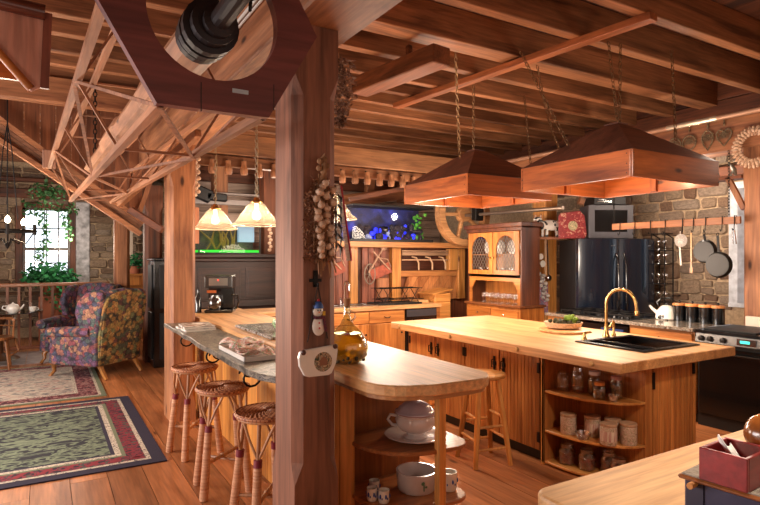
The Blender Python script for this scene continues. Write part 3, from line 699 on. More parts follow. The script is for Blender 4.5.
def hinge_pull(par, x, y, z, face='x', n=1):
    m = MB()
    if face == 'x': m.box(x - .008, y - .011, z - .06, x, y + .011, z + .06); m.tube([(x - .008, y, z - .035), (x - .035, y, z - .03), (x - .035, y, z + .03), (x - .008, y, z + .035)], .005, 6); m.box(x - .006, y - .02, z - .016, x, y + .02, z + .016)
    else: m.box(x - .011, y - .008, z - .06, x + .011, y, z + .06); m.tube([(x, y - .008, z - .035), (x, y - .035, z - .03), (x, y - .035, z + .03), (x, y - .008, z + .035)], .005, 6)
    m.build('handle', IRON(), par, w=True)
edges = [3.15, 3.61, 4.07, 4.53, 4.99]
for i in range(4):
    a, b_ = edges[i] + .006, edges[i + 1] - .006
    d = beadpanel(MB(), 'y', bx0 + .02, a, b_, .10, .84, .08).build('door', cab('z'), isl, w=True)
    hinge_pull(d, bx0, (a + .05) if i % 2 else (b_ - .05), .70)
    MB().box(bx0 - .006, (b_ - .02) if i % 2 else a, .16, bx0 + .004, b_ if i % 2 else a + .02, .24).build('hinge', IRON(), d, w=True)
    MB().box(bx0 - .006, (b_ - .02) if i % 2 else a, .70, bx0 + .004, b_ if i % 2 else a + .02, .78).build('hinge', IRON(), d, w=True)
d = beadpanel(MB(), 'x', by0 + .02, NX + .09, bx1 - .04, .10, .84, .07).build('door', cab('z'), isl, w=True)
MB().box(bx1 - .045, by0 - .008, .72, bx1 - .02, by0 + .004, .80).build('hinge', IRON(), d, w=True)
MB().box(NX + .075, by0 + .002, .66, NX + .10, by0 + .012 - .02, .78).build('hinge', IRON(), d, w=True)
MB().box(NX, by0, .0, NX + .08, by0 + .02, .865).box(bx1 - .035, by0, .0, bx1, by0 + .02, .865).box(NX + .08, by0, .845, bx1 - .035, by0 + .02, .865).build('face_frame', cab('z'), isl, w=True, bev=.002)
MB().box(bx0, NYY - .02, .02, NX + .02, NYY, .865).box(NX, by0 + .02, .02, NX + .02, NYY - .02, .865).build('nook_side', cab('z'), isl, w=True)
MB().box(bx0 - .0, NYY - .02, 0, bx0 + .012, NYY + .012, .865).build('nook_stile', pine('z'), isl, w=True, bev=.002)
def nookshelf(z, back):
    c = [(bx0 + .005, NYY - .02)] + [(bx0 + .02 + .0 + (1 - math.cos(R(t))) * .33, NYY - .02 - .05 - math.sin(R(t)) * (NYY - by0 - .05 - .02)) for t in range(0, 91, 9)] + [(NX, by0 + .0), (NX, NYY - .02)]
    c = [(bx0 + .005, NYY - .02)] + [(bx0 + .005 + .335 * (1 - math.cos(R(t))), NYY - .12 - (NYY - .12 - by0) * math.sin(R(t))) for t in range(0, 91, 9)] + [(NX, NYY - .02)]
    return MB().prism(c, z - .02, z).build('shelf', pine('y'), isl, w=True, bev=.004)
for z in (.58, .275, .035): nookshelf(z, 0)

# black double sink let into the island top, brass gooseneck tap
snk = thing('island_sink', 'black enamelled sink let into the island top', 'sink', (4.03, 2.82, .92))
a, b_, c_, d_ = SK; m = MB(); q = .035
m.box(a - q, b_ - q, .919, c_ + q, b_ + .02, .932).box(a - q, d_ - .02, .919, c_ + q, d_ + q, .932).box(a - q, b_ + .02, .919, a + .02, d_ - .02, .932).box(c_ - .02, b_ + .02, .919, c_ + q, d_ - .02, .932).box(3.90, b_ + .02, .91, 3.93, d_ - .02, .929)
m.build('rim', BLACK(), snk, w=True, bev=.004)
def basin(x0, y0, x1, y1, z0, z1):
    t = .008; return MB().box(x0, y0, z0, x1, y1, z0 + t).box(x0, y0, z0, x0 + t, y1, z1).box(x1 - t, y0, z0, x1, y1, z1).box(x0, y0, z0, x1, y0 + t, z1).box(x0, y1 - t, z0, x1, y1, z1)
basin(a + .005, b_ + .005, 3.905, d_ - .005, .80, .92).build('small_basin', BLACK(), snk, w=True)
basin(3.925, b_ + .005, c_ - .005, d_ - .005, .74, .92).build('large_basin', BLACK(), snk, w=True)
for cx_ in (3.81, 4.13): MB().lathe([(.0, 0), (.03, 0), (.035, .004), (.02, .006)], (cx_, 2.82, .808 if cx_ < 3.9 else .748), 14).build('drain', CHROME(), snk, w=True)
TX, TY = 4.16, 3.19
tp_ = thing('island_tap', 'tall brushed brass gooseneck tap at the island sink', 'tap', (TX, TY, .921))
m = MB().lathe([(.03, 0), (.03, .012), (.02, .03), (.018, .09)], (TX, TY, .922), 14)
pts = [(TX, TY, 1.0), (TX, TY, 1.20)] + [(TX + .04 * (1 - math.cos(R(t))), TY - .115 * (1 - math.cos(R(t))), 1.20 + .135 * math.sin(R(t))) for t in range(10, 181, 12)]
pts.append((TX + .082, TY - .235, 1.15)); m.tube(pts, .013, 12); m.build('spout', BRASS(), tp_, w=True, smooth=True)
MB().lathe([(.016, 0), (.019, .03), (.015, .04)], (TX + .082, TY - .235, 1.12), 12).build('aerator', BRASS(), tp_, w=True, smooth=True)
m = MB().tube([(TX, TY, .99), (TX + .05, TY, 1.0), (TX + .07, TY - .01, 1.04)], [.009, .008, .01], 8); m.lathe([(.02, 0), (.02, .01), (.011, .03), (.011, .12), (.014, .13)], (TX + .10, TY + .0, .922), 10); m.build('lever', BRASS(), tp_, w=True, smooth=True)
sd = tag(MB().lathe([(.022, 0), (.022, .01), (.014, .02), (.012, .06), (.0, .065)], (3.87, 3.18, .921), 12).tube([(3.87, 3.18, .98), (3.90, 3.13, .985)], .007, 6).build('soap_dispenser', BRASS(), smooth=True), 'small brass soap pump beside the island sink', 'soap dispenser')

BX, BY = 4.12, 3.62
tag(MB().lathe([(.0, 0), (.21, 0), (.22, .01), (.22, .02), (.21, .024), (.0, .024)], (BX, BY, .921), 28).build('round_board', maple('x'), smooth=True), 'round wooden board on the island behind the tap', 'board')
pb = thing('moss_bowl', 'pale bowl of greenery and pine cones on the round board', 'bowl', (BX + .03, BY + .03, .945))
MB().shell([(.08, 0), (.155, .015), (.175, .06), (.168, .06), (.14, .02), (.0, .012)], (0, 0, .001), 24).build('bowl', plain('straw_bowl', 'C8A888', .7, nz=.3, nscale=60), pb, smooth=True)
m = MB(); g = MB()
for k in range(40):
    aa, rr = rnd.uniform(0, 2 * PI), rnd.uniform(0, .14); m.ball((rr * math.cos(aa), rr * math.sin(aa), .045 + rnd.uniform(0, .03)), rnd.uniform(.012, .026), 6, 4)
for k in range(22):
    aa, rr = rnd.uniform(0, 2 * PI), rnd.uniform(0, .06); g.ball((.07 + rr * math.cos(aa), -.02 + rr * math.sin(aa), .065 + rnd.uniform(0, .045)), rnd.uniform(.016, .028), 6, 4)
o = m.build('pine_cones', plain('dark_foliage', '3C3A22', .8, nz=.4), pb); o['kind'] = 'stuff'
o = g.build('moss', plain('green_moss', '6E8A2C', .8, nz=.4), pb); o['kind'] = 'stuff'

# items in the island nook
def glassjar(name, label, x, y, z, r, h, lid=None, fill=None, group=None, cat='jar'):
    t = thing(name, label, cat, (x, y, z), 0, group)
    MB().shell([(0, .003), (r * .9, .003), (r, .012), (r, h * .8), (r * .75, h * .93), (r * .75, h)], seg=16).build('glass_body', GLASS(), t, smooth=True)
    if fill: MB().lathe([(0, .008), (r * .9, .008), (r * .93, h * .7), (0, h * .72)], seg=14).build('contents', fill, t, smooth=True)
    if lid: MB().lathe([(0, h - .004), (r * .82, h - .004), (r * .82, h + .02), (0, h + .024)], seg=16).build('lid', lid, t, smooth=True)
    return t
whl = plain('white_lid', 'D8D0CC', .4); dkf = plain('dried_herbs', '6A4A2C', .9, nz=.5, nscale=60); redp = speckle('potpourri', ['3A1A14', '8A3A2C', '5A4A34', '9A6A50'], 38, .9)
glassjar('glass_jar', 'open glass jar at the left end of the top nook shelf', 3.44, 3.03, .58, .05, .14)
glassjar('glass_jar', 'tall stoppered glass jar second from left on the top nook shelf', 3.49, 2.93, .58, .048, .17, glass('stopper_glass', fac=.25))
glassjar('glass_jar', 'white-lidded glass jar in the middle of the top nook shelf', 3.545, 2.82, .58, .05, .15, whl, dkf)
glassjar('glass_jar', 'small cork-lidded glass jar in front of the white-lidded one', 3.47, 2.72, .58, .045, .10, pine('z'), dkf)
glassjar('glass_jar', 'glass goblet jar with a pinkish lid at the right of the top nook shelf', 3.58, 2.66, .58, .045, .14, plain('rose_lid', 'A88078', .4), dkf)
tt = thing('glass_votive', 'small cut-glass votive at the front of the top nook shelf', 'votive', (3.47, 2.60, .58))
MB().shell([(0, .002), (.022, .002), (.03, .03), (.036, .05), (.03, .05), (.02, .01)], seg=14, flute=(7, .08)).build('cup', glass('cut_glass', fac=.3), tt, smooth=True)
canm = speckle('toile_print', ['8E7A62', 'B8A488', 'C8B8A0', 'A86A64', 'D0C0A8'], 42, .5, stops=[.38, .45, .52, .56, .62])
def can(x, y, z, label):
    t = thing('ceramic_canister', label, 'canister', (x, y, z), 0, 'printed canisters in the island nook')
    MB().lathe([(0, 0), (.055, 0), (.058, .008), (.058, .125), (.052, .13), (0, .13)], seg=20).build('body', canm, t, smooth=True)
    MB().lathe([(0, .13), (.056, .13), (.06, .138), (.058, .15), (0, .152)], seg=20).build('wooden_lid', wood('C8A080', 'A07C5C', 'x', .5, 10, .05), t, smooth=True)
    if 'strip' in label or 'foremost' in label: MB().shell([(.0588, .03), (.0588, .10)], seg=20).build('label_band', speckle('stripe_print', ['C8B098', 'A05858', 'D8C8B4', 'B8A488'], 16, .5, stretch=(6, 6, .2)), t, smooth=True)
    return t
can(3.41, 2.95, .275, 'printed canister at the left end of the middle nook shelf')
can(3.52, 2.82, .275, 'printed canister second from the left on the middle nook shelf, with stripes')
can(3.58, 2.69, .275, 'printed canister at the back right of the middle nook shelf')
can(3.455, 2.63, .275, 'printed canister standing foremost on the middle nook shelf')
can(3.58, 2.56, .275, 'printed canister at the right end of the middle nook shelf')
tt = thing('glass_dish', 'low clear glass dish in front of the canisters', 'dish', (3.39, 2.80, .275))
MB().shell([(.0, .003), (.04, .003), (.055, .03), (.06, .05), (.054, .05), (.04, .01)], seg=18).build('dish', glass('cut_glass', fac=.3), tt, smooth=True)
for k, (x_, y_, w_) in enumerate(((3.43, 2.98, 'leftmost'), (3.46, 2.82, 'second from left, foremost'), (3.55, 2.70, 'third from left'), (3.50, 2.58, 'rightmost'))):
    glassjar('potpourri_jar', 'squat glass jar of reddish potpourri on the bottom nook shelf, ' + w_, x_, y_, .035, .062, .13, glass('stopper_glass', fac=.25), redp, 'potpourri jars')
# little bowls hanging on the island's right side
for k, z in enumerate((.74, .34)):
    tt = thing('wall_cup', ('upper' if k == 0 else 'lower') + ' little patterned bowl on the right side of the island', 'bowl', (4.35, 2.62, z))
    MB().shell([(0, 0), (.03, .01), (.055, .05), (.06, .08), (.054, .08), (.03, .02)], seg=16).build('bowl', WHITE(), tt, smooth=True)
    MB().box(-.07, -.06, -.012, .06, .06, -.001).lathe([(0, -.1), (.04, -.1), (.045, -.07), (.04, -.03), (0, -.02)], seg=12).build('shelf', plain('pink_bracket', 'B08074', .5), tt)
# ---------------------------------------------------------------- peninsula (wood counter + granite bar)
pen = thing('peninsula_counter', 'long wood-topped peninsula with a rounded near end and open curved shelves', 'counter', (1.68, 4.6, 0))
q = .2; ol = [(1.33, 6.75), (1.33, 2.80)] + [(1.33, 2.62)] + [(p[0], p[1]) for p in arc(1.33 + .24, 2.16 + .27, .24, 180, 255, 6)][1:] + [(1.6, 2.165)] + arc(2.01 - .17, 2.16 + .17, .17, 270, 360, 7) + [(2.01, 6.75)]
MB().prism(ol, .945, 1.0).build('butcher_block_top', maple('y'), pen, w=True, bev=.006)
MB().prism([(p[0] * 1.0 + (.012 if p[0] < 1.6 else -.012), p[1] + .012) for p in ol], .925, .9445).build('under_band', wood('BC8350', '8A5630', 'x', .45, 12, .05), pen, w=True)
MB().lathe([(.0, 0), (.016, 0), (.018, .004)], (1.345, 2.45, .972), 10, 'x').build('screw_plug', plain('brass_plug', 'B89868', .3, .7), pen, w=True)
MB().box(1.47, 2.9, 0.0, 1.98, 6.7, .925).build('carcass', cab('z'), pen, w=True)
# bar side: wide vertical pine boards under the granite
y = 2.95
while y < 6.6:
    MB().box(1.38, y, 0.0, 1.47, min(y + .235, 6.6), .925).build('board', wood('E09A4C', 'B87030', 'z', .4, 12, .09, coat=.15, knots=True), pen, w=True, bev=.003); y += .24
MB().box(1.335, 2.72, 0, 1.455, 2.90, .925).box(1.36, 2.712, 0, 1.43, 2.72, .925).build('end_panel', pine('z'), pen, w=True, bev=.003)
MB().box(1.455, 2.86, 0, 1.98, 2.90, .925).build('nook_back', wood('A8622E', '7E4420', 'z', .4, 10, .05), pen, w=True)
for z in (.60, .315, .06):
    c_ = [(1.44, 2.86), (1.44, 2.68), (1.455, 2.61), (1.49, 2.53), (1.54, 2.465), (1.61, 2.415), (1.70, 2.385), (1.80, 2.37)] + arc(1.89, 2.48, .11, 275, 355, 6) + [(2.0, 2.86)]
    MB().prism(c_, z - .022, z).build('shelf', wood('BE7A48', '96562E', 'x', .4, 12, .05, coat=.2), pen, w=True, bev=.004)
MB().box(1.755, 2.355, 0, 1.80, 2.40, .925).build('corner_post', pine('z'), pen, w=True, bev=.003)
# granite bar top
gran = speckle('granite', ['141214', '2E2A28', '7A6E62', '3C3A36', '948878', '241A18', '84786C'], 11, .35, stops=[.34, .41, .46, .51, .56, .61, .68], bmp=0, stretch=(1, .7, 1), dist=1.2)
gr = thing('granite_bar', 'mottled granite bar top with a ragged edge above the rattan stools', 'bar top', (1.15, 4.3, .94))
ol = [(1.33, 2.83), (1.33, 6.6), (1.02, 6.6), (1.01, 6.14), (1.30, 6.14), (1.30, 5.70), (.985, 5.70)]
ol = [(1.327, 2.84), (1.327, 5.70), (.985, 5.72)]; yy = 5.5
while yy > 3.1: ol.append((.985 + rnd.uniform(-.012, .014), yy)); yy -= .17
ol += [(1.0, 2.97), (1.05, 2.85), (1.13, 2.83)]
MB().prism(ol, .935, .972).build('slab', gran, gr, w=True, bev=.004)
# scrolled iron brackets under the granite
for k, yy in enumerate((3.3, 4.2, 5.1)):
    b_ = thing('iron_bracket', ('nearest', 'middle', 'farthest')[k] + ' scrolled black iron bracket under the granite bar', 'bracket', (1.2, yy, .70))
    pts = [(1.375, yy, .70), (1.375, yy, .925)]; MB().beam(*pts, .008, .03, (0, 1, 0)).beam((1.375, yy, .928), (1.05, yy, .928), .008, .03, (0, 1, 0)).build('arm', IRON(), b_, w=True)
    s1 = [(1.06 + .06 * math.cos(R(t)) * (t / 500 + .35), yy, .885 + .06 * math.sin(R(t)) * (t / 500 + .35)) for t in range(0, 460, 30)]
    s2 = [(1.33 + .05 * math.cos(R(t)) * (t / 500 + .3), yy, .74 + .05 * math.sin(R(t)) * (t / 500 + .3)) for t in range(100, 560, 30)]
    MB().tube(s1[::-1][:1] + [(1.14, yy, .90), (1.22, yy, .88), (1.30, yy, .82)] + s2[::-1][:1], .007, 6).tube(s1, .007, 6).tube(s2, .007, 6).build('scroll', IRON(), b_, w=True)

# tableware on the curved shelves
wc = plain('glazed_ceramic', 'D8CCCC', .15, coat=.5)
pt = tag(MB().shell([(0, 0), (.09, 0), (.10, .006), (.168, .028), (.172, .032), (.165, .034), (.10, .014), (0, .01)], (1.76, 2.58, .6015), 36, flute=(12, .012)).build('platter', wc, smooth=True), 'scalloped white platter under the tureen', 'platter')
tu = thing('soup_tureen', 'white ceramic soup tureen with a domed lid and handles on the upper curved shelf', 'tureen', (1.76, 2.58, .612))
MB().lathe([(0, 0), (.062, 0), (.068, .008), (.048, .02), (.046, .03), (.085, .048), (.108, .075), (.112, .10), (.100, .122), (.110, .132), (.108, .138), (0, .138)], seg=48, flute=(8, .022)).build('body', wc, tu, smooth=True)
li = MB().lathe([(.106, .138), (.116, .142), (.114, .148), (.098, .155), (.088, .172), (.062, .19), (.03, .20), (.015, .203), (0, .203)], seg=48, flute=(8, .02)).build('lid', plain('glazed_lid', 'B8A8B4', .15, coat=.5), tu, smooth=True)
MB().lathe([(.008, .20), (.010, .212), (.026, .224), (.024, .234), (.010, .24), (0, .242)], seg=12, flute=(6, .1)).build('knob', wc, li, smooth=True)
MB().tube([(.114 * math.cos(R(a)), .114 * math.sin(R(a)), .1395) for a in range(0, 360, 12)], .0028, 5, True).build('gilt_rim', plain('gilt_rose', 'A07068', .3), tu, smooth=True)
for s in (-1, 1):
    MB().tube([(s * .105 * .86, -s * .105 * .5, .12), (s * .14 * .86, -s * .14 * .5, .125), (s * .155 * .86, -s * .155 * .5, .10), (s * .13 * .86, -s * .13 * .5, .07), (s * .10 * .86, -s * .1 * .5, .065)], .009, 8).build('handle', wc, tu, smooth=True)
rk = thing('fluted_casserole', 'large white fluted oval baking dish on the lower curved shelf', 'baking dish', (1.78, 2.60, .3165))
o = MB().shell([(0, .0), (.098, .0), (.105, .01), (.112, .10), (.114, .108), (.104, .108), (.1, .10), (.096, .012), (0, .012)], seg=64, flute=(32, .012)).build('dish', wc, rk, smooth=True)
MB().box(-.03, -.1155, .03, -.026, -.110, .07).ball((-.035, -.114, .072), (.012, .003, .01), 8, 4).ball((-.015, -.115, .05), (.008, .003, .006), 8, 4).build('painted_sprig', plain('sprig_green', '5A7A5A', .4), rk)
bl = plain('cobalt_print', '2A4A9A', .3)
def cup(x, y, z, label, r=.03, h=.066, name='blue_floral_cup'):
    t = thing(name, label, 'cup', (x, y, z), 0, 'blue and white cups on the curved shelf')
    MB().shell([(0, 0), (r * .85, 0), (r, h * .2), (r * .97, h * .9), (r, h), (r * .9, h), (r * .86, h * .15), (0, .006)], seg=18).build('body', WHITE(), t, smooth=True)
    m = MB()
    for k in range(6):
        a = R(60 * k + 20); m.ball((r * 1.0 * math.cos(a), r * 1.0 * math.sin(a), h * .55), (.006, .006, .013), 6, 4); m.ball((r * .99 * math.cos(a + .35), r * .99 * math.sin(a + .35), h * .4), (.004, .004, .007), 6, 4)
    m.build('painted_flowers', bl, t)['kind'] = 'stuff'; return t
cup(1.495, 2.60, .3165, 'blue floral cup left of the white baking dish, leftmost of three')
cup(1.555, 2.68, .3165, 'blue floral cup left of the white baking dish, rearmost of three')
cup(1.535, 2.545, .3165, 'blue floral cup left of the white baking dish, foremost of three')
cup(1.93, 2.50, .3165, 'large blue-patterned mug peeping out right of the baking dish', .045, .10, 'blue_floral_mug')
cup(1.93, 2.62, .3165, 'blue-patterned mug behind the corner post', .042, .09, 'blue_floral_mug')

# oil bottle
ob = thing('oil_bottle', 'large round glass bottle of golden infused oil on the peninsula', 'bottle', (1.49, 2.88, 1.0))
MB().shell([(0, .0), (.06, .0), (.095, .03), (.108, .075), (.10, .12), (.07, .165), (.035, .20), (.018, .235), (.016, .29), (.022, .295)], seg=24).build('glass_body', glass('bottle_glass', 'E8F0D8', fac=.10), ob, smooth=True)
oil = glass('golden_oil', 'E0AE30', fac=.05, body=.30)
MB().lathe([(0, .006), (.058, .006), (.091, .034), (.103, .076), (.095, .118), (.07, .155), (0, .156)], seg=24).build('oil', oil, ob, smooth=True)
m = MB()
for k in range(60):
    a, rr = rnd.uniform(0, 2 * PI), rnd.uniform(.07, .096); z = rnd.uniform(.012, .05); rr = min(rr, .066 + z * .8)
    m.ball((rr * math.cos(a), rr * math.sin(a), z), rnd.uniform(.006, .012), 6, 4)
o = m.build('herbs', plain('dark_herbs', '3A3010', .7), ob); o['kind'] = 'stuff'
MB().lathe([(.0, .285), (.014, .285), (.017, .335), (0, .337)], seg=12).build('cork', plain('cork', '9A6A40', .8), ob, smooth=True)
MB().tube([(.017, 0, .27), (.04, .0, .262), (.048, 0, .235), (.03, 0, .215)], .005, 8).build('handle', glass('cut_glass', fac=.3), ob, smooth=True)
ob.scale = (1.14, 1.14, 1.10)
# small ceramic pieces beside the bottle
gn = thing('ceramic_goose', 'small white ceramic goose figurine half hidden behind the post by the bottle', 'figurine', (1.36, 2.92, 1.0))
MB().ball((0, 0, .035), (.05, .03, .034), 12, 8).ball((.035, 0, .075), (.02, .018, .03), 10, 6).ball((.045, 0, .105), (.024, .016, .016), 10, 6).build('body', WHITE(), gn, smooth=True)
MB().ball((.07, 0, .102), (.014, .008, .005), 8, 4).build('beak', plain('beak_ochre', 'C88A4A', .4), gn)

# slab, bowl, napkins, book, on the bar
ms = tag(MB().box(1.42, 3.95, 1.0005, 1.80, 4.85, 1.022).build('marble_slab', speckle('dark_marble', ['2E2E30', 'C8C4BC', '6A6864', 'E0DCD4'], 8, .18, stops=[.38, .46, .56, .66], coat=.4, bmp=0, stretch=(2, .6, 1), dist=3), bev=.004), 'black and white marble pastry slab on the wooden counter', 'pastry slab')
gb = thing('green_leaf_bowl', 'dark bowl with a pale green leaf pattern on the marble slab', 'bowl', (1.66, 4.30, 1.022))
MB().shell([(0, 0), (.05, .0), (.09, .025), (.10, .06), (.092, .085), (.08, .075), (.07, .03), (0, .01)], seg=24).build('bowl', speckle('leaf_glaze', ['1A2A18', '8AB070', 'D8E8C0', '2A3A20'], 18, .25, stops=[.40, .48, .56, .62], bmp=0), gb, smooth=True)
for k, (bx, by, rz, c_) in enumerate(((1.15, 5.12, .05, 'D8D0C8'), (1.16, 5.13, -.06, 'A8705A'))):
    bk = thing('cook_book', ('lower' if k == 0 else 'upper') + ' of two thin books lying on the granite bar', 'book', (bx, by, .972 + .020 * k + .0005), rz)
    MB().box(-.125, -.17, .001, .122, .17, .017).build('pages', plain('book_pages', 'E0D8CC', .8), bk)
    MB().box(-.13, -.175, 0, .13, .175, .0015).box(-.13, -.175, .0165, .13, .175, .0185).box(-.13, -.175, .0, -.127, .175, .0185).build('cover', speckle('book_print_%d' % k, [c_, 'E8E0D8', '6A5A50', c_], 7, .4, bmp=0), bk)
tr = thing('serving_tray', 'shallow white tray of napkins lying on the granite bar', 'tray', (1.17, 3.62, .973))
MB().box(-.13, -.28, 0, .13, .28, .01).box(-.14, -.29, .0, -.13, .29, .03).box(.13, -.29, 0, .14, .29, .03).box(-.14, -.29, 0, .14, -.28, .03).box(-.14, .28, 0, .14, .29, .03).build('tray', WHITE(), tr, bev=.003)
fab = speckle('floral_napkin', ['F0E8E0', 'D08070', 'F0E4DC', '8AA070', 'E8B0A0'], 16, .8, stops=[.38, .45, .52, .58, .64])
for k in range(5):
    o = MB()
    def fn(u, v, k=k): return (-.1 + .2 * u + .01 * math.sin(9 * v + k), -.09 + .18 * v, .03 + .025 * math.sin(5 * u + k * 2) * math.cos(6 * v + k) + .012)
    nk = tag(o.grid(fn, 8, 8).xf(Matrix.Translation((1.15 + rnd.uniform(-.02, .03), 3.44 + .12 * k, .975)) @ Matrix.Rotation(k * 1.3, 4, 'Z')).build('napkin', fab, smooth=True, solid=.003),
             ['crumpled floral napkin nearest the foreground post on the granite bar', 'second crumpled floral napkin from the foreground post', 'crumpled floral napkin in the middle of the tray', 'fourth crumpled floral napkin from the foreground post', 'crumpled floral napkin closest to the books'][k], 'napkin', 'floral napkins on the bar')
# coffee maker at the far end
cm = thing('coffee_maker', 'black drip coffee maker with a glass jug at the far end of the counter', 'coffee maker', (1.68, 6.30, 1.0), R(-25))
MB().box(-.15, -.13, 0, .15, .13, .035).box(-.14, .02, .035, .14, .13, .34).build('body', BLACK(), cm, bev=.01)
MB().box(-.15, -.13, .27, .15, .12, .41).build('brew_head', plain('dark_steel', '4A4A4C', .25, .6), cm, bev=.012)
MB().box(-.10, -.134, .30, .10, -.13, .38).build('control_panel', plain('steel_panel', '8A8884', .3, .8), cm)
MB().shell([(0, 0), (.06, 0), (.072, .03), (.072, .10), (.05, .14), (.052, .15)], (-.05, -.05, .036), 18).build('jug', GLASS(), cm, smooth=True)
MB().lathe([(0, 0), (.056, 0), (.066, .03), (.066, .08), (0, .081)], (-.05, -.05, .04), 18).build('coffee', plain('coffee', '1A0C06', .1), cm, smooth=True)
MB().tube([(.19 - .06, -.09, .20), (.2, -.09, .19), (.21, -.09, .12), (.19, -.09, .05), (.13, -.09, .05)], .01, 8).build('jug_handle', BLACK(), cm, smooth=True)
MB().box(-.12, -.136, .22, -.02, -.13, .25).build('copper_badge', plain('copper', 'C87A4A', .3, .8), cm)
MB().ball((0, -.14, .36), (.008, .004, .008), 8, 5).build('indicator', plain('indicator_red', 'FF3020', .4, es=2), cm)
bt = tag(MB().lathe([(0, 0), (.035, 0), (.035, .16), (.014, .20), (.014, .25), (0, .25)], (1.45, 6.35, 1.0), 14).build('dark_bottle', plain('dark_glass_bottle', '1A1A1C', .1, coat=.5), smooth=True), 'dark bottle standing left of the coffee maker', 'bottle')

# ---------------------------------------------------------------- rattan bar stools
seatm, n, l, b = newmat('woven_rattan')
v, rn = coords(n, l, (1, 1, 1)); tc = n.new('ShaderNodeTexCoord')
wx = n.new('ShaderNodeTexChecker'); wx.inputs['Scale'].default_value = 62; wx.inputs['Color1'].default_value = rgb('C88458'); wx.inputs['Color2'].default_value = rgb('8A4A2C'); l.new(tc.outputs['Object'], wx.inputs['Vector'])
l.new(wx.outputs[0], b.inputs['Base Color']); b.inputs['Roughness'].default_value = .55; bump(n, l, b, wx.outputs['Fac'], .5, .004)
wrap = speckle('wrapped_cane', ['B87C5C', 'CC9672', 'D8A480'], 10, .45, dist=.0, stretch=(.3, .3, 9), bmp=.4, detail=1)
canem = wood('CC9468', '9E6A48', 'z', .45, 10, .08); redb = plain('burgundy_binding', '7A2030', .5)
def rattan():
    t = thing('rattan_stool', 'x', 'bar stool', (0, 0, 0), 0, 'rattan stools along the granite bar')
    sm = MB(); n_ = 30; k_ = 7
    # woven seat: dimpled disc with a raised weave
    vv = [(0, 0, .70)]; ff = []
    rings = [.02 + .0236 * i for i in range(8)]
    for i, r_ in enumerate(rings):
        for k in range(n_ * 2): a = PI * k / n_; vv.append((r_ * math.cos(a), r_ * math.sin(a), .703 + (.0035 if (k + i) % 2 else -.0015) - .008 * (r_ / .18) ** 2))
    N = n_ * 2
    for k in range(N): ff.append((0, 1 + k, 1 + (k + 1) % N))
    for i in range(7):
        for k in range(N): ff.append((1 + i * N + k, 1 + i * N + (k + 1) % N, 1 + (i + 1) * N + (k + 1) % N, 1 + (i + 1) * N + k))
    sm.add(vv, ff); s_ = sm.build('seat', seatm, t)
    MB().lathe([(.17, .675), (.182, .677), (.188, .686), (.186, .695), (.178, .701), (.17, .695)], seg=36).build('seat_rim', seatm, s_, smooth=True)
    MB().tube([(.165 * math.cos(R(a)), .165 * math.sin(R(a)), .672) for a in range(0, 360, 15)], .012, 8, True).build('hoop', canem, s_, smooth=True)
    L = []
    for k in range(4):
        a = R(45 + 90 * k); c_, s2 = math.cos(a), math.sin(a)
        p0 = Vector((.135 * c_, .135 * s2, .67)); p1 = Vector((.215 * c_, .215 * s2, 0)); L.append((p0, p1))
        lg = MB().tube([p0, p0.lerp(p1, .33)], .012, 10).build('leg', canem, t, smooth=True)
        MB().tube([p0.lerp(p1, .33), p0.lerp(p1, .98), p1], [.024, .029, .025], 12).build('cane_wrap', wrap, lg, smooth=True)
        MB().tube([p0.lerp(p1, .30), p0.lerp(p1, .36)], .0245, 12).build('binding', redb, lg, smooth=True)
        kn = p0.lerp(p1, .31)
        for sgn in (-1, 1):
            q_ = Vector((.16 * math.cos(a + sgn * .62), .16 * math.sin(a + sgn * .62), .665)); mid = kn.lerp(q_, .55) + Vector((0, 0, .0)) - Vector((c_, s2, 0)) * -.012
            MB().tube([kn, mid, q_], .008, 8).build('brace', canem, lg, smooth=True)
    for k in range(4):
        (a0, a1), (b0, b1) = L[k], L[(k + 1) % 4]
        if k % 2 == 0:
            pass
    for k in range(2):
        (a0, a1), (b0, b1) = L[k], L[k + 2]
        MB().tube([a0.lerp(a1, .66 + .03 * k), b0.lerp(b1, .66 + .03 * k)], .012, 8).build('stretcher', canem, t, smooth=True)
    MB().ball((0, 0, .225), .020, 10, 6).build('stretcher_knot', canem, t, smooth=True)
    return t
rs = rattan(); rs.scale = (1, 1, 1.02); rs.location = (1.115, 3.17, 0); ROOT[rs.name] = Vector(rs.location); rs['label'] = 'rattan bar stool nearest the foreground post, partly hidden by it'; rs.rotation_euler = (0, 0, R(8))
dup(rs, (1.065, 3.93, 0), R(-5), 'middle rattan bar stool at the granite bar')
dup(rs, (1.065, 4.78, 0), R(12), 'rattan bar stool farthest from the camera, beside the far bar post')

# pine stool behind the peninsula, a second one beside
def pinestool():
    t = thing('pine_stool', 'round-seated pine stool standing between the peninsula and the island', 'stool', (0, 0, 0), 0, 'pine stools')
    pw_ = wood('D89A54', 'B07438', 'z', .4, 10, .08, coat=.15)
    MB().lathe([(0, .66), (.15, .66), (.172, .668), (.176, .68), (.172, .692), (.15, .697), (0, .69)], seg=32).build('seat', pine('x'), t, smooth=True)
    L = []
    for k in range(4):
        a = R(45 + 90 * k); p0 = Vector((.11 * math.cos(a), .11 * math.sin(a), .665)); p1 = Vector((.215 * math.cos(a), .215 * math.sin(a), 0)); L.append((p0, p1))
        MB().tube([p0, p0.lerp(p1, .5), p1], [.018, .023, .019], 12).build('leg', pw_, t, smooth=True)
    for k in range(4):
        (a0, a1), (b0, b1) = L[k], L[(k + 1) % 4]; f = .45 if k % 2 else .55
        MB().tube([a0.lerp(a1, f), b0.lerp(b1, f)], .011, 8).build('rung', pw_, t, smooth=True)
        f += .25; MB().tube([a0.lerp(a1, f), b0.lerp(b1, f)], .011, 8).build('rung', pw_, t, smooth=True)
    return t
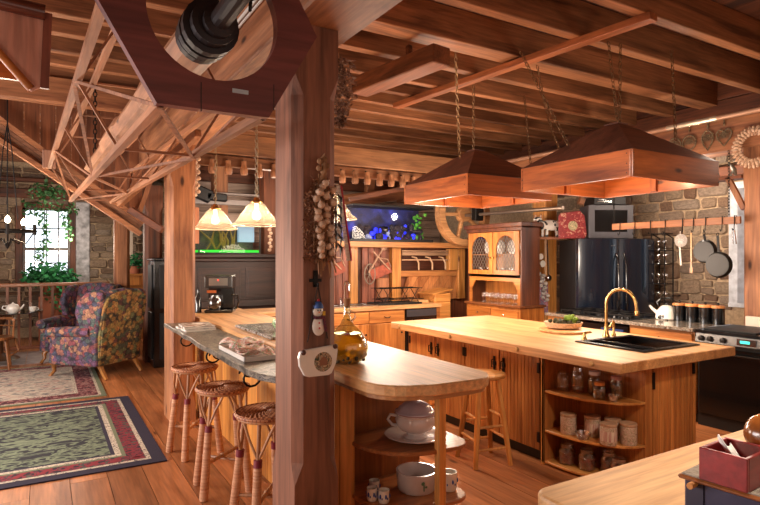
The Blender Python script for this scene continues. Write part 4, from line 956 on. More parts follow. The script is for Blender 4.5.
ps = pinestool(); ps.location = (2.98, 3.42, 0); ps.rotation_euler = (0, 0, R(-12)); ROOT[ps.name] = Vector(ps.location)
dup(ps, (2.88, 4.15, 0), R(30), 'second pine stool, mostly hidden behind the near pine stool')

# ---------------------------------------------------------------- things on the foreground post
pf = 2.5
br = thing('garlic_braid', 'long braid of garlic bulbs and dried stalks hanging on the foreground post', 'garlic braid', (1.15, 2.45, 1.62))
r2 = random.Random(4)
m = MB()
for k in range(14):
    m.tube([(1.15 + r2.uniform(-.02, .02), 2.455, 2.02), (1.15 + r2.uniform(-.05, .05), 2.45, 1.85), (1.15 + r2.uniform(-.075, .075), 2.455, 1.60 + r2.uniform(-.08, .06))], .004, 5)
m.tube([(1.165, 2.46, 2.10), (1.16, 2.45, 2.03), (1.14, 2.46, 1.98)], .014, 7).tube([(1.135, 2.46, 2.07), (1.16, 2.455, 2.11), (1.175, 2.46, 2.06), (1.15, 2.46, 2.0)], .010, 7)
for k in range(5): a = k * 1.2; m.ball((1.155 + .022 * math.cos(a), 2.455, 2.06 + .03 * math.sin(a)), .015, 7, 5)
o = m.build('stalks', wood('B08058', '6E4830', 'z', .8, 10, .1), br, w=True)
hb = MB()
for k in range(1000):
    z = r2.uniform(1.60, 2.0); wdt = .082 if z < 1.93 else .05; x_ = 1.15 + r2.uniform(-wdt, wdt) - .010
    p = Vector((x_, 2.462 + r2.uniform(-.012, .012), z)); d = Vector((r2.uniform(-1, 1), r2.uniform(-1, .1), r2.uniform(-1, .6))).normalized() * r2.uniform(.016, .042)
    s_ = d.cross(Vector((0, 0, 1))).normalized() * .006; hb.add([p - s_, p + s_, p + d], [(0, 1, 2)])
o = hb.build('dried_herbs', speckle('dried_stems', ['4A2E20', '8A5A3C', 'A87A54'], 40, .9), br, w=True); o['kind'] = 'stuff'
gm = speckle('garlic_skin', ['A07458', 'CCA88C', 'E4CAB4'], 14, .5, stretch=(3, 3, .4), bmp=.1)
gmesh = None
for k in range(24):
    z = 1.975 - k * .0150; sg = -1 if k % 2 else 1; x_ = 1.158 + sg * r2.uniform(.0, .045) * (1 if z < 1.95 else .5); r_ = r2.uniform(.0155, .0225)
    if gmesh is None:
        ob_ = MB().lathe([(0, -.9), (.5, -.8), (.95, -.3), (1, .05), (.7, .6), (.25, .95), (.15, 1.5), (0, 1.6)], seg=12, flute=(6, .05)).build('garlic_bulb', gm, br, smooth=True); gmesh = ob_.data; o = ob_
    else: o = bpy.data.objects.new('garlic_bulb', gmesh); C.objects.link(o); o.parent = br
    o.location = Vector((x_, 2.44 + r2.uniform(-.008, .008), z)) - ROOT[br.name]; o.scale = (r_, r_, r_); o.rotation_euler = (r2.uniform(-.9, .9), r2.uniform(-1.2, 1.2), r2.uniform(0, 3))
hk = tag(MB().box(1.115, 2.49, 1.485, 1.175, 2.499, 1.50).box(1.135, 2.488, 1.46, 1.155, 2.499, 1.54).tube([(1.145, 2.488, 1.47), (1.145, 2.465, 1.465), (1.145, 2.46, 1.48)], .005, 6).build('iron_hook', IRON()), 'black iron hook with two screws on the foreground post', 'hook')
pq = thing('snowman_plaque', 'white ceramic plaque with a painted cottage hanging by a cord from a snowman', 'plaque', (1.15, 2.48, 1.03))
MB().tube([(1.145, 2.468, 1.465), (1.10, 2.485, 1.20)], .003, 6).tube([(1.147, 2.468, 1.465), (1.205, 2.485, 1.21)], .003, 6).build('cord', plain('dark_cord', '2A1A14', .8), pq, w=True)
sn = MB().ball((1.155, 2.478, 1.275), (.035, .012, .048), 16, 10).ball((1.150, 2.477, 1.345), (.028, .012, .027), 16, 10).build('snowman', WHITE(), pq, w=True, smooth=True)
MB().lathe([(.025, 0), (.024, .012), (.012, .03), (0, .034)], (1.152, 2.477, 1.36), 12).build('blue_hat', plain('hat_blue', '3A5A9A', .6), sn, w=True, smooth=True)
MB().ball((1.154, 2.477, 1.398), .008, 8, 5).build('hat_bobble', plain('bobble_red', 'B03038', .6), sn, w=True)
MB().box(1.132, 2.463, 1.308, 1.180, 2.488, 1.322).add([(1.165, 2.463, 1.32), (1.182, 2.463, 1.318), (1.196, 2.466, 1.245), (1.178, 2.463, 1.25)], [(0, 1, 2, 3)]).build('scarf', speckle('tartan', ['8A2A34', '3A2A40', 'A84A48'], 60, .8, bmp=0), sn, w=True)
MB().ball((1.145, 2.465, 1.35), .0035, 6, 4).ball((1.158, 2.465, 1.35), .0035, 6, 4).build('eyes', MBLACK(), sn, w=True)
MB().ball((1.150, 2.463, 1.342), (.004, .01, .003), 6, 4).build('nose', plain('carrot', 'D87830', .5), sn, w=True)
MB().ball((1.152, 2.465, 1.29), .005, 6, 4).ball((1.153, 2.465, 1.265), .005, 6, 4).build('buttons', plain('bobble_red', 'B03038', .6), sn, w=True)
MB().box(1.172, 2.464, 1.325, 1.184, 2.47, 1.345).build('gold_tassel', plain('gold_felt', 'E0B030', .6), sn, w=True)
MB().beam((1.128, 2.475, 1.31), (1.11, 2.47, 1.325), .003, .003).build('twig_arm', MBLACK(), sn, w=True)
po = [(-.092, .060), (-.06, .066), (.06, .076), (.098, .080), (.104, .05), (.096, -.01), (.072, -.058), (.055, -.066), (-.045, -.066), (-.07, -.058), (-.096, -.01), (-.100, .03)]
pb_ = MB().prism([(1.150 + p[0] * 1.0, 1.10 + p[1]) for p in po], 2.470, 2.492, 'y').build('plaque_body', WHITE(), pq, w=True, bev=.006, seg=2)
MB().lathe([(0, 0), (.046, 0), (.048, .003)], (1.175, 2.468, 1.102), 24, 'y').build('painted_scene', speckle('cottage_painting', ['2E3A26', '8A6A48', 'C8B090', '5A3A30', '9AA088'], 26, .3, bmp=0, stops=[.38, .45, .5, .56, .64]), pb_, w=True)
MB().prism([(1.155, 1.085), (1.195, 1.085), (1.195, 1.11), (1.175, 1.13), (1.155, 1.11)], 2.4665, 2.4685, 'y').build('painted_cottage', plain('cottage_brown', '8A5A40', .4), pb_, w=True)
for x_, z_ in ((1.072, 1.155), (1.238, 1.172)): MB().ball((x_, 2.468, z_), .013, 10, 6).build('corner_button', plain('button_brown', '4A2A20', .4), pb_, w=True)
for o_ in (br, pq, hk): o_.location.x -= .025
br.location.x += .012; br.location.z -= .02
# strings on the right side of the post: dark chillies, red and white woven band
cs = thing('chilli_string', 'string of dark dried chillies hanging right of the foreground post', 'chilli string', (1.30, 2.66, 1.65))
o = None
for k in range(16):
    a = k * 2.1; o = MB().tube([(1.30 + .012 * math.cos(a), 2.64 + .012 * math.sin(a), 1.93 - k * .017), (1.305 + .028 * math.cos(a), 2.64 + .028 * math.sin(a), 1.91 - k * .017), (1.30 + .03 * math.cos(a), 2.64 + .03 * math.sin(a), 1.87 - k * .017)], [.005, .008, .002], 6).build('chilli', plain('dark_chilli', '2A2420', .35), cs, w=True)
MB().tube([(1.27, 2.63, 1.98), (1.30, 2.64, 1.95), (1.30, 2.64, 1.66)], .002, 5).build('string', canem, cs, w=True)
wb = thing('woven_band', 'red and white woven band hanging beside the chilli string', 'textile band', (1.34, 2.70, 1.60))
m = MB(); m2 = MB()
for k in range(22):
    z = 1.98 - k * .018; x_ = 1.325 + .0028 * k
    m.beam((x_, 2.66, z), (x_ + .003, 2.66, z - .016), .022, .006, (0, 1, 0))
    m2.beam((x_ + .014, 2.655, z), (x_ + .017, 2.655, z - .018), .008, .007, (0, 1, 0))
m.tube([(1.24, 2.66, 1.99), (1.325, 2.66, 1.985)], .004, 5)
m.build('bead', plain('band_white', 'D8CCC0', .7), wb, w=True); m2.build('red_edge', plain('band_red', 'B02838', .7), wb, w=True)
# dried flower bunch at the beam
df = thing('dried_flower_bunch', 'bunch of dried flowers hanging where the foreground post meets the beam', 'dried flowers', (1.40, 2.72, 2.35))
m = MB()
for k in range(700):
    t_ = r2.random(); z = 2.68 - .36 * t_; wd = .055 * math.sin(PI * min(1, .25 + t_ * .75)) + .01
    wd *= 1.15; p = Vector((1.385 + r2.uniform(-wd, wd), 2.76 + r2.uniform(-wd, wd), z)); d = Vector((r2.uniform(-1, 1), r2.uniform(-1, 1), r2.uniform(-1, .4))).normalized() * r2.uniform(.018, .042); s_ = d.cross(Vector((.1, .2, 1))).normalized() * .009
    m.add([p - s_, p + s_, p + d], [(0, 1, 2)])
o = m.build('flowers', speckle('dried_petals', ['4A3028', '8A6450', 'B08A70'], 30, .9), df, w=True); o['kind'] = 'stuff'
MB().tube([(1.37, 2.76, 2.715), (1.385, 2.76, 2.60)], .008, 6).build('stem_tie', canem, df, w=True)

# ---------------------------------------------------------------- glass pendant lamps
shade_m = None
def pendant():
    t = thing('pendant_lamp', 'x', 'pendant lamp', (0, 0, 0), 0, 'ribbed glass pendant lamps over the peninsula')
    MB().shell([(.225, 0), (.222, .012), (.19, .03), (.13, .12), (.085, .185), (.055, .205)], seg=72, flute=(36, .008)).build('glass_shade', glass('ribbed_glass', 'FFF4E4', fac=.10, rough=.12, body=.24), t, smooth=True)
    MB().tube([(.225 * math.cos(R(a)), .225 * math.sin(R(a)), 0) for a in range(0, 360, 12)], .005, 6, True).build('shade_rim', glass('rim_glass', 'FFF2DC', fac=.3, body=.6), t, smooth=True)
    MB().lathe([(.055, .20), (.06, .215), (.03, .235), (.022, .26), (.0, .262)], seg=18).build('fitter', BRASS(), t, smooth=True)
    MB().lathe([(0, .05), (.03, .06), (.04, .085), (.035, .11), (.018, .14), (.018, .2), (0, .2)], seg=14).build('bulb', plain('lamp_bulb', 'FFF0D0', .3, es=8.0), t, smooth=True)
    MB().chain((0, 0, .26), (0, 0, 1.59), .05, .0045).build('chain', plain('chain_nickel', 'A89880', .35, .8), t)
    MB().tube([(.004, .004, .26), (.02, 0, .7), (-.01, .01, 1.1), (0, 0, 1.58)], .003, 5).build('cable', plain('lamp_cable', 'B89A70', .5), t)
    return t
pl_ = pendant(); pl_.location = (1.54, 5.98, 1.905); pl_['label'] = 'ribbed glass pendant lamp farthest along the peninsula, at the left'; ROOT[pl_.name] = Vector(pl_.location)
dup(pl_, (1.70, 5.12, 1.905), .4, 'ribbed glass pendant lamp just left of the foreground post')
dup(pl_, (1.90, 4.00, 1.905), .8, 'ribbed glass pendant lamp mostly hidden behind the foreground post')
# ---------------------------------------------------------------- back counter with the steel sink
SY = 6.75
bc = thing('back_counter', 'long wooden back counter with drawers and a steel sink under the aquarium wall', 'counter', (3.5, 7.05, 0))
MB().box(2.03, SY - .03, .875, 5.05, 7.34, .925).build('worktop', maple('x'), bc, w=True, bev=.005)
MB().box(2.03, SY, .09, 4.42, 7.34, .872).box(4.98, SY, 0, 5.04, 7.34, .872).box(4.42, 7.1, 0, 4.98, 7.34, .872).build('carcass', cab('x'), bc, w=True)
MB().box(2.03, SY + .05, 0, 4.42, SY + .08, .09).build('plinth', MBLACK(), bc, w=True)
xx = 2.06
while xx < 4.3:
    x1 = min(xx + .58, 4.40)
    d = MB().box(xx, SY - .018, .70, x1, SY, .855).build('drawer', wood('D08A48', '9A5A28', 'x', .4, 12, .08, coat=.2), bc, w=True, bev=.006)
    MB().tube([((xx + x1) / 2 - .05, SY - .02, .785), ((xx + x1) / 2 - .03, SY - .04, .77), ((xx + x1) / 2 + .03, SY - .04, .77), ((xx + x1) / 2 + .05, SY - .02, .785)], .006, 6).build('handle', IRON(), d, w=True)
    d = MB().box(xx, SY - .018, .10, x1, SY, .69).build('door', wood('D08A48', '9A5A28', 'z', .4, 12, .08, coat=.2), bc, w=True, bev=.006)
    MB().ball((x1 - .05, SY - .03, .55), .014, 8, 5).build('knob', IRON(), d, w=True)
    xx += .59
dw = thing('dishwasher', 'black dishwasher built in at the right end of the back counter', 'dishwasher', (4.7, 6.9, 0))
MB().box(4.43, SY - .02, .09, 4.97, 7.08, .868).build('door_panel', BLACK(), dw, w=True, bev=.005)
MB().box(4.44, SY - .024, .76, 4.96, SY - .0205, .862).build('control_strip', plain('grey_panel', '3A3A40', .3), dw, w=True)
ss = thing('steel_sink', 'stainless steel sink with rim in the back counter', 'sink', (3.62, 7.05, .925))
MB().box(3.1, 6.86, .9255, 4.05, 6.90, .938).box(3.1, 7.20, .9255, 4.05, 7.24, .938).box(3.1, 6.90, .9255, 3.14, 7.2, .938).box(4.01, 6.9, .9255, 4.05, 7.2, .938).box(3.56, 6.9, .9255, 3.60, 7.2, .938).build('rim', CHROME(), ss, w=True, bev=.003)
MB().box(3.14, 6.9, .9255, 4.01, 7.2, .929).build('basin_floor', plain('sink_steel', '6A6A6C', .3, .9), ss, w=True)
tpp = thing('chrome_tap', 'tall chrome gooseneck tap behind the steel sink', 'tap', (3.72, 7.26, .925))
MB().tube([(3.72, 7.26, .925), (3.72, 7.26, 1.20)] + [(3.72, 7.26 - .07 * (1 - math.cos(R(t))), 1.20 + .07 * math.sin(R(t))) for t in range(20, 181, 20)] + [(3.72, 7.12, 1.13)], .014, 10).lathe([(.03, 0), (.03, .02), (.018, .04)], (3.72, 7.26, .926), 12).build('spout', CHROME(), tpp, w=True, smooth=True)
MB().tube([(3.66, 7.26, .925), (3.66, 7.26, 1.0), (3.62, 7.2, 1.03)], .01, 8).tube([(3.78, 7.26, .925), (3.78, 7.26, 1.0)], .012, 8).build('lever', CHROME(), tpp, w=True, smooth=True)
dr_ = thing('dish_rack', 'folding black wire dish rack on a black tray on the back counter', 'dish rack', (4.42, 7.0, .925))
MB().box(4.05, 6.86, .926, 4.80, 7.20, .942).box(4.05, 6.86, .942, 4.80, 6.875, .955).box(4.05, 7.185, .942, 4.80, 7.2, .955).build('tray', MBLACK(), dr_, w=True, bev=.004)
m = MB()
for yy in (6.90, 7.16):
    m.tube([(4.10, yy, 1.16), (4.82, yy, 1.16)], .006, 6).tube([(4.12, yy, 1.0), (4.86, yy, 1.0)], .006, 6)
    for xx in (4.16, 4.62): m.tube([(xx, yy, 1.16), (xx + .14, yy, .95)], .005, 6).tube([(xx + .14, yy, 1.16), (xx, yy, .95)], .005, 6)
for k in range(12): xx = 4.13 + k * .06; m.tube([(xx, 6.90, 1.16), (xx, 7.16, 1.16)], .003, 5); m.tube([(xx, 6.90, 1.0), (xx, 7.16, 1.0)], .003, 5)
m.build('wire_frame', IRON(), dr_, w=True)
tag(MB().box(4.82, 6.98, .9255, 5.0, 7.22, .965).build('cutting_board', maple('x'), bev=.006), 'small pale cutting board at the end of the back counter', 'cutting board')
bx_ = thing('wooden_crate', 'old slanted wooden box standing on the end of the back counter', 'box', (5.2, 7.1, .93))
MB().box(5.06, 6.9, .93, 5.36, 7.3, 1.06).box(5.06, 6.9, 0, 5.36, 7.3, .928).build('body', pine('x'), bx_, w=True, bev=.01)
MB().beam((5.02, 7.1, 1.05), (5.40, 7.1, 1.12), .42, .02).build('lid', pine('x'), bx_, w=True, bev=.004)

# board wall behind the counter: uprights, shelf beam, diagonal boards, plate rack
kw = sroot('trim_2', (4.5, 7.36, 0))
def KB(x0, y0, z0, x1, y1, z1, nm, mt, bev=.004): return MB().box(x0, y0, z0, x1, y1, z1).build(nm, mt, kw, w=True, bev=bev)
KB(3.2, 7.44, 0, 6.2, 7.50, 1.76, 'back_panel', dtimber('z'))
KB(3.2, 7.14, 1.76, 5.98, 7.70, 1.84, 'shelf_beam', wood('CC9058', '9A6236', 'x', .5, 10, .08))
for a, b_ in ((3.86, 3.98), (4.58, 4.74), (5.86, 6.0), (3.3, 3.4)): KB(a, 7.34, .93, b_, 7.44, 1.76, 'upright', pine('z'))
xx = 3.22
for k in range(20):
    if xx > 4.5: break
    for (zz0, zz1) in ((.93, 1.76),):
        if not (3.84 < xx < 4.0 or 3.26 < xx < 3.42): KB(xx, 7.40, zz0, xx + .10, 7.435, zz1, 'wall_board', wood('9A5C48', '5E3428', 'z', .5, 10, .16))
    xx += .108
# diagonal boards
for k in range(13):
    x0 = 4.70 + k * .105
    za, zb = .93, 1.32; xa, xb = x0 - .10, x0 + .20
    pts = [(max(4.74, min(5.86, p[0])), p[1]) for p in ((xa, za), (xa + .10, za), (xb + .10, zb), (xb, zb))]
    if pts[1][0] - pts[0][0] < .01 and pts[2][0] - pts[3][0] < .01: continue
    MB().prism(pts, 7.385 + .004 * (k % 2), 7.42, 'y').build('diagonal_board', wood('CE8A54', '9A5A30', 'z', .45, 10, .12), kw, w=True, bev=.002)
KB(4.74, 7.36, 1.31, 5.86, 7.44, 1.40, 'lower_rail', wood('CC8A50', '945A30', 'x', .5, 10, .08))
KB(4.74, 7.43, 1.40, 5.86, 7.44, 1.74, 'rack_back', darkw('x'))
for zz in (1.56, 1.64, 1.70): KB(4.74, 7.30, zz, 5.62, 7.33, zz + (.05 if zz == 1.64 else .02), 'rack_slat', wood('C8A080', '8E6A4C', 'x', .5, 10, .08))
for xx in (4.98, 5.24, 5.50):
    MB().tube([(xx, 7.40, 1.62), (xx + .03, 7.32, 1.60), (xx + .055, 7.29, 1.52), (xx + .055, 7.29, 1.41)], .014, 7).build('rack_hoop', wood('D8B08A', 'A07A58', 'z', .4, 8, .05), kw, w=True)
KB(5.66, 7.32, 1.40, 5.84, 7.42, 1.75, 'upright', pine('z'))
# machine-like wire sculptures on the board wall
def wheelie(x, z, label, s=1.0):
    t = thing('iron_spinning_wheel', label, 'ornament', (x, 7.36, z - .2))
    m = MB().tube([(x + .09 * s * math.cos(R(a)), 7.32, z + .15 * s * math.sin(R(a))) for a in range(0, 360, 20)], .010, 6, True)
    for k in range(4): a = R(45 * k); m.tube([(x + .09 * s * math.cos(a), 7.32, z + .15 * s * math.sin(a)), (x - .09 * s * math.cos(a), 7.32, z - .15 * s * math.sin(a))], .005, 5)
    m.build('wheel', plain('weathered_iron', '8A7A6C', .6, .3), t, w=True)
    MB().beam((x - .03, 7.31, z + .02), (x + .22 * s, 7.31, z + .38 * s), .025, .02).beam((x + .05, 7.31, z + .34 * s), (x + .34 * s, 7.31, z + .06 * s), .022, .02).tube([(x + .1, 7.30, z + .25), (x + .3, 7.30, z + .22), (x + .36, 7.3, z + .1)], .009, 6).ball((x + .24 * s, 7.31, z + .40 * s), (.06, .03, .05), 8, 6).build('frame', plain('weathered_wood', 'A8846C', .7, nz=.3), t, w=True)
    MB().beam((x + .02, 7.33, z - .02), (x + .36, 7.33, z + .10), .16, .03, (0, 1, 0)).build('wing', plain('rusty_red', '9A4A34', .6, nz=.3), t, w=True)
wheelie(4.17, 1.36, 'weathered iron wheel ornament on the board wall above the dish rack')
wheelie(3.38, 1.38, 'weathered iron wheel ornament on the board wall above the steel sink', .9)
MB()
bb = tag(MB().box(4.3, 7.30, 1.0, 4.5, 7.36, 1.3).build('carved_board', wood('B87850', '7A4A30', 'z', .5, 9, .05), bev=.01), 'carved wooden board leaning on the wall behind the dish rack', 'board')

# aquarium on the shelf beam
def water(name, c1, c2, c3, es, sc_, stops=(.40, .52, .66)):  # emission in the colour stands in for tank lighting
    m, n, l, b = newmat(name)
    v, rn = coords(n, l, (sc_,) * 3); no = n.new('ShaderNodeTexNoise'); no.inputs['Scale'].default_value = 1; no.inputs['Detail'].default_value = 4; l.new(v, no.inputs['Vector'])
    r = ramp(n, [(stops[0], rgb(c1)), (stops[1], rgb(c2)), (stops[2], rgb(c3))]); l.new(no.outputs['Fac'], r.inputs[0])
    l.new(r.outputs[0], b.inputs['Base Color']); l.new(r.outputs[0], b.inputs['Emission Color']); b.inputs['Emission Strength'].default_value = es; b.inputs['Roughness'].default_value = .5
    return m
aq = thing('aquarium', 'long aquarium with blue-lit coral and water on the shelf beam', 'aquarium', (4.5, 7.4, 1.84))
MB().box(3.80, 7.16, 1.842, 5.22, 7.66, 1.88).box(3.80, 7.16, 2.36, 5.22, 7.66, 2.385).build('frame', MBLACK(), aq, w=True)
MB().box(3.81, 7.18, 1.88, 5.21, 7.185, 2.36).box(3.805, 7.18, 1.88, 3.81, 7.65, 2.36).build('glass_front', PANE(), aq, w=True)
MB().box(3.81, 7.55, 1.88, 5.21, 7.56, 2.36).build('lit_water', water('blue_water', '14142E', '202660', '4048C0', .55, 3.5, (.42, .55, .72)), aq, w=True)
blu = plain('blue_coral', '2830D8', .6, emis='2834FF', es=.9); grn = plain('green_weed', '4A8A2A', .6, emis='3A8A20', es=.25); wh = plain('white_coral', '9098B8', .6, emis='8898D8', es=.2)  # coral and weed glow themselves in place of tank lamps
for nm, mt, xr, cnt, sz in (('blue_coral', blu, (4.2, 4.95), 34, .035), ('rock', plain('reef_rock', '2A2430', .8), (3.95, 5.15), 40, .06), ('green_weed', grn, (4.98, 5.2), 22, .035), ('pale_coral', wh, (4.05, 4.6), 8, .035)):
    m = MB()
    for k in range(cnt):
        xx = rnd.uniform(*xr); zz = 1.89 + rnd.random() ** 1.6 * (.20 if nm != 'green_weed' else .4)
        m.ball((xx, rnd.uniform(7.28, 7.48), zz), (sz * rnd.uniform(.5, 1.3), sz * .8, sz * rnd.uniform(.5, 1.2)), 7, 5)
    o = m.build(nm, mt, aq, w=True); o['kind'] = 'stuff'
f = thing('black_fish', 'dark round fish in the blue aquarium', 'fish', (4.42, 7.26, 2.02)); MB().ball((4.42, 7.26, 2.03), (.045, .012, .045), 12, 8).build('body', BLACK(), f, w=True, smooth=True); MB().prism([(4.46, 2.03), (4.50, 2.065), (4.50, 1.995)], 7.255, 7.265, 'y').build('tail', BLACK(), f, w=True)
# dark ledge board sloping above tank
tag(MB().beam((3.76, 7.2, 2.44), (5.05, 7.2, 2.74), .04, .07, (0, 0, 1)).build('sloping_board', dtimber('x'), bev=.004), 'dark sloping board above the blue aquarium', 'board')
# back wall of the room behind, boarded, with bright small panes
bw_ = sroot('wall_back', (4, 9.6, 0))
z = 0.0; k = 0
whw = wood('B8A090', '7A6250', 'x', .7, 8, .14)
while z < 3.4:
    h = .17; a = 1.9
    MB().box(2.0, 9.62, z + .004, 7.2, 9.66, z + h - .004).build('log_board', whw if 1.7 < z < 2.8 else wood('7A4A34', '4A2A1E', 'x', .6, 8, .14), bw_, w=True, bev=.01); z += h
MB().box(2.0, 9.665, 0, 7.2, 9.70, 3.45).build('backing', MBLACK(), bw_, w=True)
for (a, b_, z0, z1) in ((5.62, 5.84, 2.32, 2.52), (5.90, 6.14, 2.32, 2.52), (4.52, 4.76, 2.26, 2.46)):
    m = MB().box(a, 9.58, z0, b_, 9.60, z1); o = m.build('lit_pane', plain('daylit_pane', 'FFF6E8', .5, es=1.6), bw_, w=True)
    MB().box(a - .03, 9.56, z0 - .03, a, 9.615, z1 + .03).box(b_, 9.56, z0 - .03, b_ + .03, 9.615, z1 + .03).box(a, 9.56, z1, b_, 9.615, z1 + .03).box(a, 9.56, z0 - .03, b_, 9.615, z0).build('pane_frame', dtimber('z'), bw_, w=True)
for k, (xx, zz) in enumerate(((3.2, 2.34), (4.0, 2.30), (5.2, 2.42))):
    tag(MB().box(xx, 9.2, 0, xx + .16, 9.35, 3.49).build('back_post', timber('z'), bev=.01), ['left', 'middle', 'right'][k] + ' of three short posts far behind the blue aquarium', 'post')
tag(MB().beam((4.2, 9.0, 2.55), (6.0, 9.0, 2.85), .10, .22, (0, 0, 1)).build('back_brace', timber('x'), bev=.008), 'timber brace rising behind the blue aquarium', 'brace')
tag(MB().box(1.6, 8.9, 2.44, 4.4, 9.0, 2.52).box(1.6, 8.9, 2.60, 4.4, 9.0, 2.63).build('pale_pipes', plain('pale_pipe', 'A89C98', .5), bev=.004), 'pair of pale horizontal pipes behind the pendant lamps', 'pipes')
dt = thing('iron_pulley_block', 'dark iron shaft block hanging left behind the far pendant lamp', 'iron block', (2.2, 8.7, 2.5))
MB().beam((1.72, 8.7, 2.70), (2.18, 8.7, 2.52), .1, .2).beam((2.10, 8.7, 2.54), (2.42, 8.7, 2.52), .1, .12).box(1.70, 8.68, 2.70, 1.74, 8.72, 3.485).build('body', MBLACK(), dt, w=True, bev=.02)
# upright piano-like dark cabinet with the green aquarium
pi_ = thing('dark_sideboard', 'dark panelled upright cabinet behind the coffee maker, carrying the green aquarium', 'cabinet', (2.4, 8.3, 0))
dk = wood('3A2018', '1E0E0A', 'x', .5, 10, .08)
MB().box(1.75, 8.1, 0, 3.05, 8.6, 1.62).build('body', dk, pi_, w=True, bev=.01)
MB().box(1.70, 8.04, 1.60, 3.10, 8.62, 1.66).box(1.72, 8.06, 1.545, 3.08, 8.1, 1.60).build('cornice', dk, pi_, w=True, bev=.012)
for a, b_ in ((1.85, 2.45), (2.52, 2.98)): MB().box(a, 8.085, 1.02, b_, 8.10, 1.46).box(a + .04, 8.078, 1.06, b_ - .04, 8.086, 1.42).build('panel', dk, pi_, w=True, bev=.006)
MB().box(1.70, 7.95, .90, 3.10, 8.1, 1.0).build('ledge', dk, pi_, w=True, bev=.01)
ga = thing('green_aquarium', 'small aquarium with bright green gravel and yellow plants on the dark cabinet', 'aquarium', (2.3, 8.3, 1.66))
MB().box(1.86, 8.12, 1.661, 2.76, 8.52, 1.68).box(1.86, 8.12, 2.09, 2.76, 8.52, 2.12).box(1.86, 8.12, 1.68, 1.875, 8.14, 2.09).box(2.745, 8.12, 1.68, 2.76, 8.14, 2.09).build('frame', MBLACK(), ga, w=True)
MB().box(1.875, 8.125, 1.68, 2.745, 8.13, 2.09).build('glass_front', PANE(), ga, w=True)
MB().box(1.875, 8.44, 1.68, 2.745, 8.45, 2.09).build('lit_water', water('green_water', '0A140A', '14200E', '3A4A18', .3, 4), ga, w=True)
MB().box(1.88, 8.14, 1.68, 2.74, 8.43, 1.715).build('green_gravel', plain('green_gravel', '20C030', .7, emis='20D830', es=.5, nz=.3, nscale=60), ga, w=True)  # gravel glows itself in place of a tank lamp
m = MB()
for k in range(9):
    xx = 1.96 + rnd.uniform(0, .5); m.tube([(xx, 8.3, 1.71), (xx + rnd.uniform(-.08, .08), 8.28, 1.85), (xx + rnd.uniform(-.15, .15), 8.3, 2.02)], [.012, .02, .006], 6)
o = m.build('yellow_plants', plain('yellow_weed', '6A6018', .7), ga, w=True); o['kind'] = 'stuff'
MB().box(2.50, 8.36, 1.84, 2.74, 8.43, 2.08).build('glowing_decor', plain('pale_blue_decor', '88A8C0', .6, emis='90B8D8', es=.35), ga, w=True)  # emission stands in for light from behind
tag(MB().box(1.60, 8.0, 1.80, 1.84, 8.04, 2.30).box(1.60, 8.0, 0, 1.64, 8.04, 1.8).build('partition_board', wood('C8805A', '9A5638', 'z', .5, 8, .05), bev=.005), 'reddish wooden panel left of the green aquarium', 'panel')
gc = thing('hanging_garlic', 'string of garlic hanging right of the green aquarium', 'garlic string', (2.90, 8.2, 1.7))
for k in range(9): MB().ball((2.89 + .02 * (k % 2), 8.1, 1.72 + k * .05), (.03, .03, .026), 8, 6).build('garlic_bulb', gm, gc, w=True, smooth=True)
gc = thing('hanging_garlic', 'string of pale garlic hanging from the beam right of the far bar post', 'garlic string', (1.36, 6.3, 2.3))
for k in range(12): MB().ball((1.39 + .03 * (k % 2), 6.25 - .02 * (k % 3), 2.28 + k * .035), (.028, .028, .025), 8, 6).build('garlic_bulb', gm, gc, w=True, smooth=True)
MB().tube([(1.40, 6.25, 2.26), (1.40, 6.25, 2.84)], .004, 5).build('string', canem, gc, w=True)
# black cabinet
bkc = thing('black_cabinet', 'tall narrow black cabinet between the wing chairs and the bar post', 'cabinet', (1.62, 9.0, 0))
MB().box(1.36, 8.72, 0, 1.98, 9.22, 1.56).build('body', BLACK(), bkc, w=True, bev=.012)
MB().box(1.34, 8.70, 1.56, 2.0, 9.24, 1.60).build('cornice', BLACK(), bkc, w=True, bev=.012)
for a, b_ in ((.12, .80), (.86, 1.50)): MB().box(1.44, 8.70, a, 1.90, 8.72, b_).box(1.34, 8.80, a, 1.36, 9.14, b_).build('panel', MBLACK(), bkc, w=True, bev=.006)
tag(MB().box(1.52, 12.9, .0, 1.60, 12.98, 2.5).build('white_door_frame', plain('cream_paint', 'C8B4A0', .6)), 'pale painted door frame edge left of the black cabinet', 'door frame')
# ---------------------------------------------------------------- glazed hutch (faces west)
HX, H0, H1 = 5.40, 5.47, 6.57
hu = thing('glazed_hutch', 'wooden hutch with two arched glass doors and open glass shelf', 'hutch', (5.62, 6.02, 0))
hw = lambda a: wood('C87E3C', '92501E', a, .35, 12, .08, coat=.3); hd = wood('6A3A22', '3E2014', 'z', .4, 10, .05, coat=.2)
MB().box(HX, H0, 0, HX + .45, H1, .93).build('base', hw('z'), hu, w=True, bev=.004)
MB().box(HX - .03, H0 - .03, .93, HX + .46, H1 + .02, .965).build('worktop', wood('8A5230', '5A3018', 'y', .25, 10, .05, coat=.5), hu, w=True, bev=.006)
for a, b_ in ((H0 + .03, (H0 + H1) / 2 - .02), ((H0 + H1) / 2 + .02, H1 - .03)):
    d = MB().box(HX - .018, a, .74, HX, b_, .90).build('drawer', hw('y'), hu, w=True, bev=.005); MB().ball((HX - .035, (a + b_) / 2, .82), .014, 8, 5).build('knob', CHROME(), d, w=True)
    d = MB().box(HX - .018, a, .08, HX, b_, .72).build('door', hw('z'), hu, w=True, bev=.005); MB().ball((HX - .035, a + .06, .5), .014, 8, 5).build('knob', CHROME(), d, w=True)
ux, ud = HX + .03, .33
for a in (H0, H1 - .03): MB().box(ux, a, .965, ux + ud, a + .03, 2.02).build('side_panel', hd, hu, w=True)
